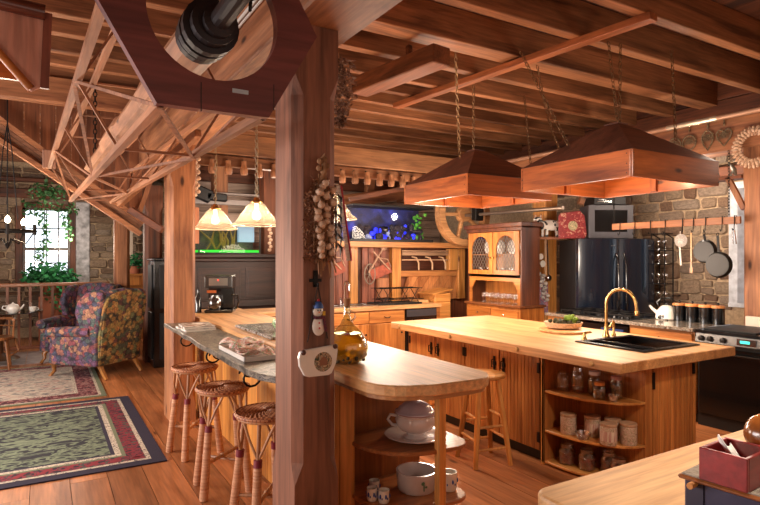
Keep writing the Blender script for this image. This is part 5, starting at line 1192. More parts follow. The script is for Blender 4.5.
MB().box(ux + ud - .015, H0 + .03, .965, ux + ud, H1 - .03, 2.02).build('back_board', hw('z'), hu, w=True)
MB().box(ux, H0, 2.0, ux + ud, H1, 2.03).box(ux - .05, H0 - .05, 2.02, ux + ud + .02, H1 + .05, 2.08).box(ux - .02, H0 - .02, 1.965, ux, H1 + .02, 2.02).build('cornice', hd, hu, w=True, bev=.008)
MB().box(ux, H0 + .03, 1.33, ux + ud - .015, H1 - .03, 1.36).box(ux + .02, H0 + .03, 1.64, ux + ud - .015, H1 - .03, 1.655).build('shelf', hw('y'), hu, w=True)
m = MB().box(ux, H0 + .03, 1.28, ux + .02, H1 - .03, 1.36)
for s_, ya in ((1, H0 + .03), (-1, H1 - .03)): m.prism([(ya, .965), (ya + s_ * .05, .965), (ya + s_ * .05, 1.16), (ya + s_ * .13, 1.28), (ya, 1.28)], ux, ux + .02, 'x')
m.build('shaped_apron', hw('y'), hu, w=True)
ym = (H0 + H1) / 2
leadm = plain('lead_came', '8A8078', .4, .6)
for a, b_ in ((H0 + .035, ym - .004), (ym + .004, H1 - .035)):
    z0, z1 = 1.37, 1.96; st_ = .07; yc = (a + b_) / 2; rr = (b_ - a) / 2 - st_
    pts = [(a, z0), (b_, z0), (b_, z1), (a, z1)]
    inner = [(a + st_, z0 + .06), (b_ - st_, z0 + .06), (b_ - st_, z1 - .05 - rr)] + [(yc + rr * math.cos(R(t)), z1 - .05 - rr + rr * math.sin(R(t))) for t in range(10, 171, 16)] + [(a + st_, z1 - .05 - rr)]
    outer = []
    for p in inner:   # matching outer ring
        dx, dz = p[0] - yc, p[1] - (z0 + z1) / 2
        sx = ((b_ - a) / 2) / max(abs(dx), 1e-6); sz = ((z1 - z0) / 2) / max(abs(dz), 1e-6); s_ = min(sx, sz); outer.append((yc + dx * s_, (z0 + z1) / 2 + dz * s_))
    # include exact corners by snapping
    for i in (0, 1): outer[i] = pts[i]
    k_ = len(inner); vv = []
    for xx in (ux - .02, ux): vv += [(xx, p[0], p[1]) for p in outer] + [(xx, p[0], p[1]) for p in inner]
    ff = []
    for i in range(k_):
        j = (i + 1) % k_; ff += [(i, j, k_ + j, k_ + i), (2 * k_ + i, 3 * k_ + i, 3 * k_ + j, 2 * k_ + j), (k_ + i, k_ + j, 3 * k_ + j, 3 * k_ + i), (i, 2 * k_ + i, 2 * k_ + j, j)]
    mm = MB().add(vv, ff)
    # fill the two top corners beyond the fan
    for yy in (a, b_):
        e = outer[3] if abs(outer[3][0] - yy) < abs(outer[-2][0] - yy) else outer[-2]
    mm.box(ux - .0195, a, z1 - .05, ux - .0005, b_, z1)
    d = mm.build('door', hw('z'), hu, w=True)
    MB().prism(inner, ux - .012, ux - .009, 'x').build('pane', PANE(), d, w=True)
    lm = MB()
    for q_ in range(-6, 9):
        for sgn in (1, -1):
            p0 = (yc - .3, z0 + .3 + q_ * .085 - sgn * .45); p1 = (yc + .3, z0 + .3 + q_ * .085 + sgn * .45)
            seg = []
            for t in range(41):
                f = t / 40; y_, z_ = p0[0] + (p1[0] - p0[0]) * f, p0[1] + (p1[1] - p0[1]) * f
                ok = abs(y_ - yc) < rr and z0 + .06 < z_ < z1 - .05 - rr + math.sqrt(max(0, rr * rr - (y_ - yc) ** 2))
                if ok: seg.append((ux - .014, y_, z_))
            if len(seg) > 2: lm.beam(seg[0], seg[-1], .004, .006)
    lm.build('lead_came', leadm, d, w=True)
    kx = b_ - .03 if a < ym - .1 else a + .03
    MB().ball((ux - .035, kx, 1.60), .016, 10, 6).build('knob', BRASS(), d, w=True)
gl = thing('wine_glass', 'clear stemmed glass in the row on the hutch worktop', 'glass', (HX + .14, H0 + .14, .966), 0, 'glasses on the hutch worktop')
MB().shell([(.028, 0), (.028, .003), (.005, .008), (.004, .045), (.02, .06), (.033, .085), (.033, .13)], seg=14).build('bowl', glass('cut_glass', fac=.3), gl, smooth=True)
for k in range(1, 14): dup(gl, (HX + .10 + .10 * (k % 2) + .04, H0 + .14 + .062 * k, .966), 0)
g2 = thing('cabinet_glass', 'glassware behind the lower panes of the hutch doors', 'glass', (HX + .16, H0 + .16, 1.3605), 0, 'glassware in the hutch, lower shelf')
MB().shell([(.0, .003), (.03, .003), (.036, .10), (.033, .10), (.028, .01)], seg=14).build('tumbler', glass('cut_glass', fac=.3), g2, smooth=True)
for k in range(1, 11): dup(g2, (HX + .14 + .09 * (k % 2), H0 + .16 + .078 * k, 1.3605), 0)
g3 = thing('china_plate', 'white china plate standing on the upper shelf of the hutch', 'plate', (HX + .28, H0 + .18, 1.656), 0, 'plates in the hutch')
MB().lathe([(0, -.0), (.06, .0), (.10, -.012), (.10, -.018), (.06, -.008), (0, -.008)], (0, 0, .10), 24, 'x').build('plate', WHITE(), g3, smooth=True)
for k in range(1, 4): dup(g3, (HX + .28, H0 + .18 + .24 * k, 1.656), 0)
g4 = thing('stacked_bowl', 'white bowl behind the hutch doors on the lower shelf, behind the tumblers', 'bowl', (HX + .25, H0 + .3, 1.3605), 0, 'bowls in the hutch')
MB().shell([(0, 0), (.03, 0), (.06, .03), (.07, .06), (.064, .06), (.03, .012)], seg=18).build('bowl', WHITE(), g4, smooth=True)
dup(g4, (HX + .25, H0 + .75, 1.3605), 0)
# ornaments around the post right of the hutch
ow = thing('cow_ornament', 'black and white wooden cow ornament mounted right of the hutch', 'ornament', (5.95, 5.42, 1.72))
M_ = Matrix.Translation((5.98, 5.50, .09)) @ Matrix.Rotation(R(-32), 4, 'Z') @ Matrix.Translation((-6.02, -5.45, 0))
def cw(m): return m.xf(M_)
cw(MB().ball((6.03, 5.45, 1.96), (.17, .04, .075), 16, 10).ball((5.86, 5.45, 2.03), (.06, .04, .05), 12, 8).beam((5.92, 5.45, 1.98), (5.87, 5.45, 2.04), .06, .06).beam((5.93, 5.45, 1.93), (5.92, 5.45, 1.80), .03, .03).beam((5.99, 5.45, 1.93), (5.98, 5.45, 1.80), .03, .03).beam((6.11, 5.45, 1.93), (6.12, 5.45, 1.80), .03, .03).beam((6.16, 5.45, 1.93), (6.17, 5.45, 1.80), .03, .03)).build('body', speckle('cow_patches', ['1A1A20', '20222A', 'E8E4DC', 'E8E4DC'], 7, .4, stops=[.46, .49, .50, .6], bmp=0), ow, w=True, smooth=True)
cw(MB().box(5.84, 5.42, 1.765, 6.22, 5.49, 1.80)).build('plank_base', timber('x'), ow, w=True)
cw(MB().ball((5.83, 5.45, 2.085), (.012, .02, .02), 6, 4).ball((5.90, 5.45, 2.085), (.012, .02, .02), 6, 4).ball((5.82, 5.43, 2.01), (.025, .03, .022), 8, 5)).build('ears_muzzle', plain('cow_pink', 'C8A090', .6), ow, w=True)['kind'] = 'stuff'
mk = [('white_porcelain_figure', 'small white porcelain figure under the cow ornament', 5.93, 5.63, 1.62, .045), ('white_round_clock', 'small white round dial hanging on the post under the cow', 6.0, 5.66, 1.52, .05)]
for nm, lb, a, b_, z_, r_ in mk:
    tag(MB().lathe([(0, 0), (r_ * .9, 0), (r_, .01), (r_ * .8, .02), (0, .022)], (a, b_ - .03, z_), 18, 'y').build(nm, WHITE(), smooth=True), lb, 'ornament')
sh_ = thing('shell_garland', 'garland of grey shells hanging on the post right of the hutch', 'garland', (5.97, 5.6, 1.0))
for k in range(14):
    MB().ball((5.92 + .055 * (k % 2) + .006 * k, 5.63 - .02 * (k % 3), 1.38 - .028 * k), (.034, .028, .03), 8, 6).build('shell', speckle('shell_grey', ['5A5458', 'B8B0AC', 'D8D0CC'], 12, .6), sh_, w=True, smooth=True)
MB().tube([(5.95, 5.66, 1.45), (5.96, 5.64, 1.0)], .004, 5).build('cord', canem, sh_, w=True)
tow = tag(MB().grid(lambda u, v: (5.90 + .17 * u, 5.64 - .02 * u - .01 * math.sin(8 * u), 1.25 - .42 * v), 10, 6).build('tea_towel', speckle('towel_print', ['D8D4D8', '6A5A78', 'B8707A', 'D8D4D8'], 9, .8), solid=.004), 'patterned tea towel hanging between the hutch and the refrigerator', 'towel')
ldl = tag(MB().ball((6.10, 5.62, 1.32), (.05, .03, .045), 12, 8).tube([(6.10, 5.62, 1.36), (6.12, 5.675, 1.9)], .006, 6).build('ladle', CHROME(), smooth=True), 'steel ladle hanging left of the refrigerator', 'ladle')

# ---------------------------------------------------------------- refrigerator, television
FR = thing('refrigerator', 'glossy black side-by-side refrigerator', 'refrigerator', (6.46, 4.79, 0), R(-22.7))
fz = 1.85; W2 = .535
bg = plain('fridge_black', '0E1828', .22, coat=.7)  # blue in the base colour stands in for a bluish reflection
MB().box(-W2, .07, .02, W2, .55, fz - .01).build('body', MBLACK(), FR, bev=.006)
for s, a, b_ in ((0, -W2, .03), (1, .036, W2)):
    d = MB().prism([(a, .066), (b_, .066)] + [(b_ - (b_ - a) * i / 14, -.045 * math.sin(PI * i / 14) ** .7 + .0) for i in range(15)], .06, fz).build('door', bg, FR, smooth=True)
    hx = .03 - .05 if s == 0 else .036 + .05
    MB().tube([(hx, -.012, 1.66), (hx, -.07, 1.56), (hx, -.085, 1.3), (hx, -.085, 1.0), (hx, -.07, .74), (hx, -.012, .64)], .015, 10).build('handle', plain('handle_black', '0A0C12', .12, coat=.8), d, smooth=True)
for q_ in (-.10, .42): MB().box(q_, -.050 if q_ < 0 else -.034, 1.755, q_ + .04, -.02, 1.768).build('badge', plain('badge_silver', '9098A0', .3, .8), FR)
MB().box(-W2, .01, 0, W2, .5, .05).build('kick_plate', MBLACK(), FR)
tv = thing('television', 'grey boxy television standing on the refrigerator', 'television', (6.52, 4.93, 1.86), R(-25))
gy = plain('tv_grey', '46444A', .5)
MB().prism([(-.31, 0), (.31, 0), (.24, .42), (-.24, .42)], .0, .45).build('case', gy, tv, bev=.012)
MB().box(-.31, -.02, 0, -.23, 0, .45).box(.23, -.02, 0, .31, 0, .45).box(-.23, -.02, 0, .23, 0, .09).box(-.23, -.02, .38, .23, 0, .45).build('bezel', plain('tv_bezel', '5C5A60', .5), tv, bev=.004)
MB().box(-.23, -.008, .09, .23, .0, .38).build('screen', plain('dark_screen', '101216', .12, coat=.5), tv)
vc = thing('video_recorder', 'black video recorder lying on top of the television', 'recorder', (6.52, 5.02, 2.312), R(-25))
MB().box(-.22, -.14, 0, .22, .16, .10).build('case', MBLACK(), vc, bev=.004); MB().box(-.18, -.143, .03, .02, -.1405, .045).box(-.16, -.143, .06, -.05, -.1405, .07).build('silver_keys', CHROME(), vc)
rt = thing('red_tray', 'round-cornered red floral tray left of the television on the refrigerator', 'tray', (6.06, 5.17, 1.86), R(-30))
MB().prism([(-.19, .0), (.16, .0), (.19, .05), (.16, .30), (.10, .37), (-.16, .34), (-.19, .30)], -.005, .012, 'y').build('tray', speckle('red_floral', ['7A1A20', '98282C', 'C8A88A', '8A2024'], 14, .4, stops=[.40, .56, .62, .66], bmp=0), rt, bev=.004)
MB().lathe([(0, 0), (.06, 0), (.065, .004)], (0, -.010, .17), 20, 'y').build('painted_bouquet', speckle('bouquet', ['8A3A40', 'D8C09A', '5A6A3A', 'D8B8A8'], 40, .5, bmp=0), rt)
tag(MB().beam((6.05, 4.85, 2.46), (6.28, 5.05, 2.72), .09, .09).beam((6.0, 5.0, 2.30), (6.12, 4.95, 2.6), .07, .07).build('corner_brace', timber('x'), bev=.005), 'short wooden corner brace above the red tray', 'brace')
# wire rack
wr = thing('wire_glass_rack', 'black wire wall rack with glasses right of the refrigerator', 'rack', (6.95, 4.35, .95))
m = MB()
for yy in (4.43, 4.62):
    m.tube([(7.12, yy, .95), (7.12, yy, 1.86), (6.96, yy, 1.92), (6.94, yy, 1.92)], .010, 6); m.tube([(6.94, yy, 1.0), (6.94, yy, 1.92)], .008, 6)
for zz in (1.02, 1.26, 1.52, 1.70, 1.92):
    for yy in (4.43, 4.62): m.tube([(6.94, yy, zz), (7.12, yy, zz)], .006, 5)
    for xx in (6.94, 6.97, 7.12): m.tube([(xx, 4.43, zz), (xx, 4.62, zz)], .005, 5)
for yy in (4.43, 4.62):
    for zz in (1.1, 1.8): m.tube([(7.12, yy, zz), (7.29, yy, zz)], .007, 5)
m.build('wire_frame', IRON(), wr, w=True)
rg = thing('rack_glass', 'stemmed glass standing in the black wire rack', 'glass', (7.03, 4.48, 1.70), 0, 'glasses in the wire rack')
MB().shell([(.026, 0), (.026, .003), (.005, .008), (.004, .045), (.022, .06), (.034, .085), (.032, .125)], seg=12).build('bowl', glass('cut_glass', fac=.3), rg, smooth=True)
for zz in (1.706, 1.526, 1.266, 1.026):
    for yy in (4.48, 4.57):
        if not (zz == 1.706 and yy == 4.48): dup(rg, (7.03, yy, zz))
rg.location.z = 1.706

# ---------------------------------------------------------------- east counter: cooktop, drawers, range
ec = thing('range_counter', 'granite-topped counter carrying the gas cooktop behind the island', 'counter', (5.75, 4.05, 0))
dg = speckle('dark_granite', ['1E1A18', '6A5A50', 'A89888', '3A3634', 'C0B4A8'], 34, .12, stops=[.36, .43, .49, .55, .62], coat=.5, bmp=0)
MB().box(5.37, 3.14, .885, 6.06, 5.02, .92).build('granite_top', dg, ec, w=True, bev=.004)
MB().box(5.42, 3.15, .09, 6.05, 3.86, .885).box(5.42, 4.62, .09, 6.05, 5.0, .885).box(5.6, 3.86, .09, 6.05, 4.62, .86).build('carcass', cab('y'), ec, w=True)
MB().box(5.48, 3.15, 0, 6.0, 5.0, .09).build('plinth', MBLACK(), ec, w=True)
for a, b_ in ((3.17, 3.84), (4.64, 4.98)):
    d = MB().box(5.40, a, .72, 5.42, b_, .865).build('drawer', cab('y'), ec, w=True, bev=.004); MB().ball((5.385, (a + b_) / 2, .79), .012, 8, 5).build('knob', IRON(), d, w=True)
    MB().box(5.40, a, .12, 5.42, b_, .70).build('door', cab('z'), ec, w=True, bev=.004)
wo = thing('wall_oven', 'black built-in oven front under the gas cooktop', 'oven', (5.45, 4.24, .1))
MB().box(5.395, 3.87, .10, 5.59, 4.61, .86).build('front', BLACK(), wo, w=True, bev=.004)
MB().box(5.388, 3.92, .76, 5.395, 4.2, .82).build('display', plain('oven_display', '2A3040', .2, emis='4060A0', es=.3), wo, w=True)
MB().tube([(5.37, 3.92, .68), (5.37, 4.56, .68)], .01, 8).build('handle', BLACK(), wo, w=True)
ct = thing('gas_cooktop', 'black gas cooktop with iron grates set in the granite counter', 'cooktop', (5.72, 4.3, .92))
MB().box(5.46, 3.88, .9205, 5.98, 4.92, .932).build('glass_plate', BLACK(), ct, w=True, bev=.003)
for yy in (4.05, 4.38, 4.72):
    for xx in (5.60, 5.84):
        MB().lathe([(.045, 0), (.045, .012), (.03, .016), (.03, .024), (0, .026)], (xx, yy, .932), 14).build('burner', MBLACK(), ct, w=True)
    m = MB()
    for xx in (5.50, 5.72, 5.94): m.box(xx - .006, yy - .15, .958, xx + .006, yy + .15, .972)
    for y2 in (-.14, 0, .14): m.box(5.50, yy + y2 - .006, .960, 5.94, yy + y2 + .006, .971)
    for xx in (5.50, 5.94):
        for y2 in (-.14, .14): m.box(xx - .007, yy + y2 - .007, .932, xx + .007, yy + y2 + .007, .96)
    m.build('grate', IRON(), ct, w=True)
for yy in (3.93, 4.0, 4.1, 4.2): MB().lathe([(.02, 0), (.016, .02), (0, .021)], (5.49, yy, .932), 12).build('knob', BLACK(), ct, w=True)
# kettle
kt = thing('cow_kettle', 'white enamel kettle with black cow patches and a black arched handle', 'kettle', (5.92, 3.76, .921))
MB().lathe([(0, 0), (.10, 0), (.112, .012), (.108, .06), (.085, .115), (.05, .15), (.02, .158), (0, .158)], (0, 0, 0), 28).build('body', speckle('cow_enamel', ['141416', '18181A', 'EAE6DE', 'F0ECE4'], 9, .15, stops=[.36, .385, .39, .6], coat=.5, bmp=0, dist=1), kt, smooth=True)
MB().tube([(-.05, .07, .07), (-.08, .11, .11), (-.10, .135, .15)], [.025, .016, .011], 10).build('spout', WHITE(), kt, smooth=True)
MB().tube([(.05, -.07, .13), (.055, -.075, .19), (.03, -.04, .235), (-.03, .04, .235), (-.055, .075, .19), (-.05, .06, .15)], .010, 8).build('handle', BLACK(), kt, smooth=True)
MB().ball((0, 0, .17), .015, 10, 6).build('knob', BLACK(), kt, smooth=True)
# black canisters with wooden lids
for k, yy in enumerate((3.62, 3.48, 3.34, 3.21)):
    c_ = thing('black_canister', ['black canister with wooden lid next to the kettle', 'second black canister from the kettle', 'third black canister from the kettle', 'widest black canister, farthest from the kettle'][k], 'canister', (5.94, yy, .921), 0, 'black canisters on the granite')
    r_ = .066 if k < 3 else .06
    MB().lathe([(0, 0), (r_, 0), (r_, .165), (0, .165)], seg=22).build('body', BLACK(), c_, smooth=True)
    MB().lathe([(0, .165), (r_ + .004, .165), (r_ + .006, .178), (r_, .19), (0, .192)], seg=22).build('lid', wood('E09A5C', 'B87038', 'x', .4, 9, .05), c_, smooth=True)
    MB().ball((0, 0, .205), .015, 8, 5).build('knob', BLACK(), c_, smooth=True)
# the kitchen range at the right
rg_ = thing('kitchen_range', 'large black range with knobs and a blue-green display at the right edge', 'range', (5.75, 2.66, 0))
MB().box(5.42, 2.18, .0, 6.08, 3.12, .885).build('body', MBLACK(), rg_, w=True)
MB().box(5.38, 2.18, .885, 6.08, 3.125, .915).build('hob_surface', BLACK(), rg_, w=True, bev=.005)
MB().box(5.46, 2.62, .9155, 5.98, 3.09, .93).build('griddle_cover', MBLACK(), rg_, w=True, bev=.004)
MB().box(5.46, 2.20, .9155, 5.98, 2.58, .928).build('griddle_cover', MBLACK(), rg_, w=True, bev=.004)
pn = MB().prism([(5.42, .79), (5.37, .80), (5.385, .885), (5.42, .885)], 2.18, 3.12, 'y').build('control_panel', plain('panel_steel', '5A5654', .3, .7), rg_, w=True, bev=.002)
for yy in (3.06, 2.98, 2.86): MB().lathe([(.026, 0), (.022, -.025), (0, -.027)], (5.372, yy, .842), 14, 'x').build('knob', plain('knob_dark', '3A3634', .3, .5), pn, w=True)
MB().box(5.368, 2.58, .815, 5.374, 2.74, .872).build('display_surround', CHROME(), pn, w=True)
MB().box(5.364, 2.63, .833, 5.369, 2.71, .858).build('display', plain('teal_display', '40C8B8', .4, emis='40D8C8', es=1.0), pn, w=True)
MB().box(5.40, 2.2, .12, 5.42, 3.1, .76).build('oven_door', BLACK(), rg_, w=True, bev=.004)
MB().tube([(5.36, 2.26, .715), (5.36, 3.04, .715)], .012, 8).build('door_handle', plain('handle_dark', '2A2626', .25, .6), rg_, w=True)
bgd = MB().box(6.03, 2.18, .915, 6.08, 3.0, 1.02).build('back_guard', plain('cream_enamel', 'E0D4C4', .3, coat=.4), rg_, w=True, bev=.008)
MB().box(6.026, 2.74, .985, 6.03, 2.86, .998).build('badge', plain('badge_dark', '5A504A', .4), bgd, w=True)

# pot rail with hanging pans
pr = thing('pot_rail', 'wooden pot rail with black iron hooks hung in front of the stone wall', 'pot rail', (6.02, 3.76, 1.94))
MB().box(6.0, 3.03, 1.945, 6.03, 4.52, 2.02).build('board', wood('B87444', '80482A', 'y', .45, 12, .05, knots=True), pr, w=True, bev=.003)
hy = [4.40, 4.20, 4.00, 3.82, 3.62, 3.50, 3.37, 3.20, 3.08]
for yy in hy:
    MB().tube([(6.035, yy, 1.94), (6.035, yy, 2.03), (5.993, yy, 2.03), (5.99, yy, 1.94), (5.985, yy, 1.89), (5.96, yy, 1.875), (5.95, yy, 1.90)], .005, 6).build('hook', IRON(), pr, w=True)
MB().chain((6.015, 4.50, 2.02), (6.015, 4.50, 2.72), .04, .004).build('chain', IRON(), pr, w=True)
MB().chain((6.12, 3.20, 2.02), (6.12, 3.20, 2.72), .04, .004).box(6.03, 3.17, 1.96, 6.14, 3.2, 2.0).build('chain', IRON(), pr, w=True)
pewter = plain('pan_base', '2E2A28', .5, .3); pan_d = plain('pan_dark', '1E1C1A', .45, .3)
def pan(x, y, z, r, name, label, face=-1, hl=.16, m_=pan_d):
    t = thing(name, label, 'pan', (x, y, z - r))
    MB().lathe([(0, -.005), (r * .86, -.004), (r, .035), (r * .97, .035), (r * .84, .0), (0, -.001)], (0, 0, r), 32, 'x').build('pan_body', m_, t, smooth=True)
    MB().lathe([(0, -.006), (r * .80, -.0055), (r * .82, -.003)], (0, 0, r), 28, 'x').build('base_disc', pewter, t, smooth=True)
    MB().beam((.03, 0, 2 * r - .01), (.01, 0, 2 * r + hl), .022, .010, (1, 0, 0)).tube([(.01, .012 * math.cos(R(a)), 2 * r + hl + .016 + .016 * math.sin(R(a))) for a in range(0, 360, 45)], .004, 5, True).build('handle', IRON() if m_ is pan_d else CHROME(), t)
    return t
pan(5.955, 3.37, 1.70 - .03, .125, 'frying_pan', 'darker frying pan hanging behind and left of the other pan', hl=.05)
pan(5.90, 3.20, 1.50 + .03, .135, 'skillet', 'round skillet hanging foremost on the pot rail', hl=.16)
sk = thing('wire_skimmer', 'round wire skimmer with a pale handle hanging on the pot rail', 'skimmer', (5.95, 3.62, 1.5))
MB().lathe([(0, -.01), (.045, -.008), (.07, .01), (.073, .012), (.045, -.002)], (5.95, 3.62, 1.79), 20, 'x').build('mesh_bowl', speckle('mesh_metal', ['6A605A', 'C8C0B8'], 90, .4, bmp=.4), sk, w=True, smooth=True)
MB().tube([(5.95, 3.62, 1.86), (5.955, 3.62, 1.89)], .006, 6).beam((5.95, 3.625, 1.72), (5.95, 3.61, 1.52), .018, .010, (1, 0, 0)).build('handle', plain('bone_handle', 'C8B8A8', .4), sk, w=True)
sp_ = tag(MB().beam((5.955, 3.50, 1.87), (5.955, 3.50, 1.50), .016, .008, (1, 0, 0)).beam((5.955, 3.50, 1.50), (5.955, 3.50, 1.44), .03, .008, (1, 0, 0)).build('wooden_spoon', pine('z')), 'thin wooden spoon hanging between the skimmer and the pans', 'spoon')
tg = tag(MB().tube([(5.955, 3.08, 1.88), (5.95, 3.07, 1.74)], .006, 6).tube([(5.955, 3.06, 1.88), (5.95, 3.04, 1.74)], .006, 6).build('tongs', CHROME(), smooth=True), 'steel tongs hanging at the right end of the pot rail', 'tongs')
# iron molds on the beam
mold = speckle('cast_iron_mold', ['2E241C', '6A563E', '9A8464'], 50, .6, bmp=.6)
mo = [(3.77, 'leftmost, half hidden'), (3.60, 'second from left, round leaf shape'), (3.40, 'third from left, tall leaf shape'), (3.23, 'rightmost, heart shape')]
for k, (yy, lb) in enumerate(mo):
    t = thing('iron_mold', 'cast iron lattice mold on the east beam, ' + lb, 'mold', (6.08, yy, 2.78), 0, 'cast iron molds on the beam')
    w_, h_ = (.075, .15) if k != 2 else (.06, .18)
    sh = [(w_ * math.sin(R(a)) * (1 if k != 3 else 1.15), h_ * .5 * math.cos(R(a)) * (1 if math.cos(R(a)) > 0 else 1.15 if k else 1)) for a in range(0, 360, 24)]
    if k == 3: sh = [(0, -.10), (.06, -.03), (.078, .03), (.06, .065), (.03, .07), (0, .045), (-.03, .07), (-.06, .065), (-.078, .03), (-.06, -.03)]
    if k == 2: sh = [(0, -.12), (.04, -.06), (.06, .0), (.05, .05), (.02, .085), (-.02, .085), (-.05, .05), (-.06, 0), (-.04, -.06)]
    pts = [(6.082, yy + p[0], 2.87 + p[1]) for p in sh]
    m = MB().tube(pts, .008, 6, True)
    for f in (-.6, -.2, .2, .6):
        m.beam((6.085, yy + .055 * f - .03, 2.87 + .05), (6.085, yy + .055 * f + .03, 2.91 - .06), .006, .006); m.beam((6.085, yy + .055 * f + .03, 2.87 + .05), (6.085, yy + .055 * f - .03, 2.91 - .06), .006, .006)
    m.build('lattice', mold, t, w=True); MB().tube([(6.085, yy, 2.98), (6.09, yy, 3.04)], .010, 6).build('hanger', mold, t, w=True)
# wreath on the post
wt = thing('garlic_wreath', 'round wreath of pale garlic cloves on the beam at the right edge', 'wreath', (6.04, 2.82, 2.42))
wc_ = Vector((6.06, 2.92, 2.70)); cl = None
for ring_, rr, cnt in ((0, .135, 26), (1, .165, 30), (2, .19, 32)):
    for k in range(cnt):
        a = 2 * PI * k / cnt + ring_ * .1
        if cl is None: ob_ = MB().ball((0, 0, 0), (.017, .016, .025), 7, 5).build('clove', gm, wt, smooth=True); cl = ob_.data; o = ob_
        else: o = bpy.data.objects.new('clove', cl); C.objects.link(o); o.parent = wt
        p = wc_ + Vector((-.035 + .012 * abs(ring_ - 1), rr * math.cos(a), rr * math.sin(a))); o.location = p - ROOT[wt.name]; o.rotation_euler = (a + PI / 2 + rnd.uniform(-.4, .4), 0, 0)
MB().tube([wc_ + Vector((0, .162 * math.cos(R(a)), .162 * math.sin(R(a)))) for a in range(0, 360, 20)], .02, 8, True).build('straw_ring', plain('straw', 'A88A68', .9, nz=.3), wt, w=True, smooth=True)
# shelf of small figures under the beam right of the hoods
fs = tag(MB().box(6.12, 3.08, 2.42, 6.30, 3.95, 2.45).build('high_shelf', dtimber('y')), 'dark high shelf under the east beam right of the hoods', 'shelf')
for k, yy in enumerate((3.2, 3.38, 3.55)):
    t = thing('iron_figure', ['right', 'middle', 'left'][k] + ' small grey metal figure on the high shelf', 'figurine', (6.2, yy, 2.45), 0, 'metal figures on the high shelf')
    MB().tube([(0, -.03, 0), (0, -.01, .08), (0, .02, .13), (0, .05, .16)], [.012, .022, .016, .006], 7).tube([(0, .03, 0), (0, 0, .07)], .010, 6).ball((0, -.02, .17), .02, 8, 5).build('figure', plain('pewter_figure', '7A7468', .5, .5), t, smooth=True)
tag(MB().beam((6.14, 3.22, 2.44), (6.14, 3.06, 2.10), .05, .04, (1, 0, 0)).build('knee_brace', timber('z')), 'small wooden knee brace beside the right-hand post', 'brace')
tag(MB().box(7.14, 2.5, 2.60, 7.28, 6.5, 2.72).build('wall_plate', dtimber('y'), bev=.01), 'horizontal timber plate along the stone wall above the pot rail', 'beam')
pl2 = thing('green_bottle', 'small green bottle on the sill behind the canisters', 'bottle', (7.33, 3.05, 1.051))
MB().lathe([(0, 0), (.035, 0), (.035, .10), (.012, .15), (.012, .19), (0, .19)], seg=12).build('glass_body', plain('green_bottle_glass', '1E7A4A', .15, coat=.5), pl2, smooth=True)

# ---------------------------------------------------------------- near counter (bottom right)
nc = thing('near_counter', 'butcher-block counter corner in the near right foreground', 'counter', (2.3, .95, 0))
c_ = [(1.22, .50)] + [(1.22, 1.10)] + arc(1.22 + .06, 1.20 - .06, .06, 180, 90, 5) + [(3.6, 1.20), (3.6, .50)]
MB().prism(c_, .865, .92).build('butcher_block_top', maple('x'), nc, w=True, bev=.012, seg=2)
MB().box(1.28, .55, 0, 3.55, 1.15, .865).build('carcass', cab('z'), nc, w=True)
bb_ = thing('blue_box', 'dark blue wooden box with a grey ribbed lid on the near counter', 'box', (1.58, .64, .92))
bl_ = plain('navy_paint', '2E2A48', .45, nz=.08)
M4 = Matrix.Translation((1.40, .86, 0)) @ Matrix.Rotation(R(6), 4, 'Z')
def nb(m): return m.xf(M4)
nb(MB().box(.012, -.44, .921, .36, -.012, 1.035)).build('body', bl_, bb_, w=True, bev=.004)
nb(MB().box(.008, -.06, .925, .012, -.02, 1.035)).build('corner_strip', plain('navy_dark', '221E38', .45), bb_, w=True)
nb(MB().box(0, -.45, 1.035, .37, 0, 1.046)).build('copper_edge', wood('B8703C', '8A4E26', 'x', .35, 9, .05, coat=.3), bb_, w=True, bev=.004)
m = MB(); xx = .008
while xx < .365: m.box(xx, -.445, 1.046, xx + .005, -.008, 1.0495); xx += .0075
o = nb(m).build('ribbed_lid', speckle('grey_ribs', ['5A5048', 'A89C8C', '7A6E60'], 30, .6, stretch=(3, .3, 1)), bb_, w=True); o['kind'] = 'stuff'
nb(MB().tube([(-.02, -.04, 1.03), (.012, -.04, 1.03)], .008, 8)).build('peg', pine('x'), bb_, w=True)
rb = thing('red_napkin_box', 'open dark red wooden box holding white napkins on the blue box', 'box', (1.47, .75, 1.05))
rd = wood('9A2A2A', '6A1618', 'x', .35, 9, .05, coat=.2)
M5 = Matrix.Translation((1.475, .755, 1.05)) @ Matrix.Rotation(R(4), 4, 'Z')
def rb_(m): return m.xf(M5)
rb_(MB().box(-.06, -.045, 0, .06, .045, .006)).build('bottom', rd, rb, w=True)
for q_ in (-.07, .06): rb_(MB().box(q_, -.055, 0, q_ + .01, .055, .08)).build('side', rd, rb, w=True, bev=.002)
for q_ in (-.055, .045): rb_(MB().box(-.06, q_, 0, .06, q_ + .01, .08)).build('side', rd, rb, w=True, bev=.002)
nk = tag(MB().grid(lambda u, v: (-.01 + .06 * u, -.03 + .065 * v + .006 * math.sin(6 * u), .012 + .085 * v - .03 * u + .01 * math.sin(5 * u + 2)), 6, 6).xf(M5).build('paper_napkin', plain('napkin_white', 'E8E4E0', .8), smooth=True, solid=.003), 'white paper napkin sticking out of the red box', 'napkin')
bll = thing('wooden_ball', 'polished brown wooden ball at the right edge beside the red box', 'ball', (1.615, .745, 1.05))
bcx = Vector((1.615, .745, 1.14))
MB().ball(bcx, .056, 28, 18).build('sphere', wood('A8622C', '6E3A16', 'x', .2, 6, .05, coat=.6), bll, w=True, smooth=True)
MB().lathe([(.03, 0), (.028, .006), (.012, .02), (.012, .04)], (bcx.x, bcx.y, 1.0505), 16).build('foot', wood('8E5424', '5E3212', 'x', .2, 6, .05, coat=.6), bll, w=True, smooth=True)

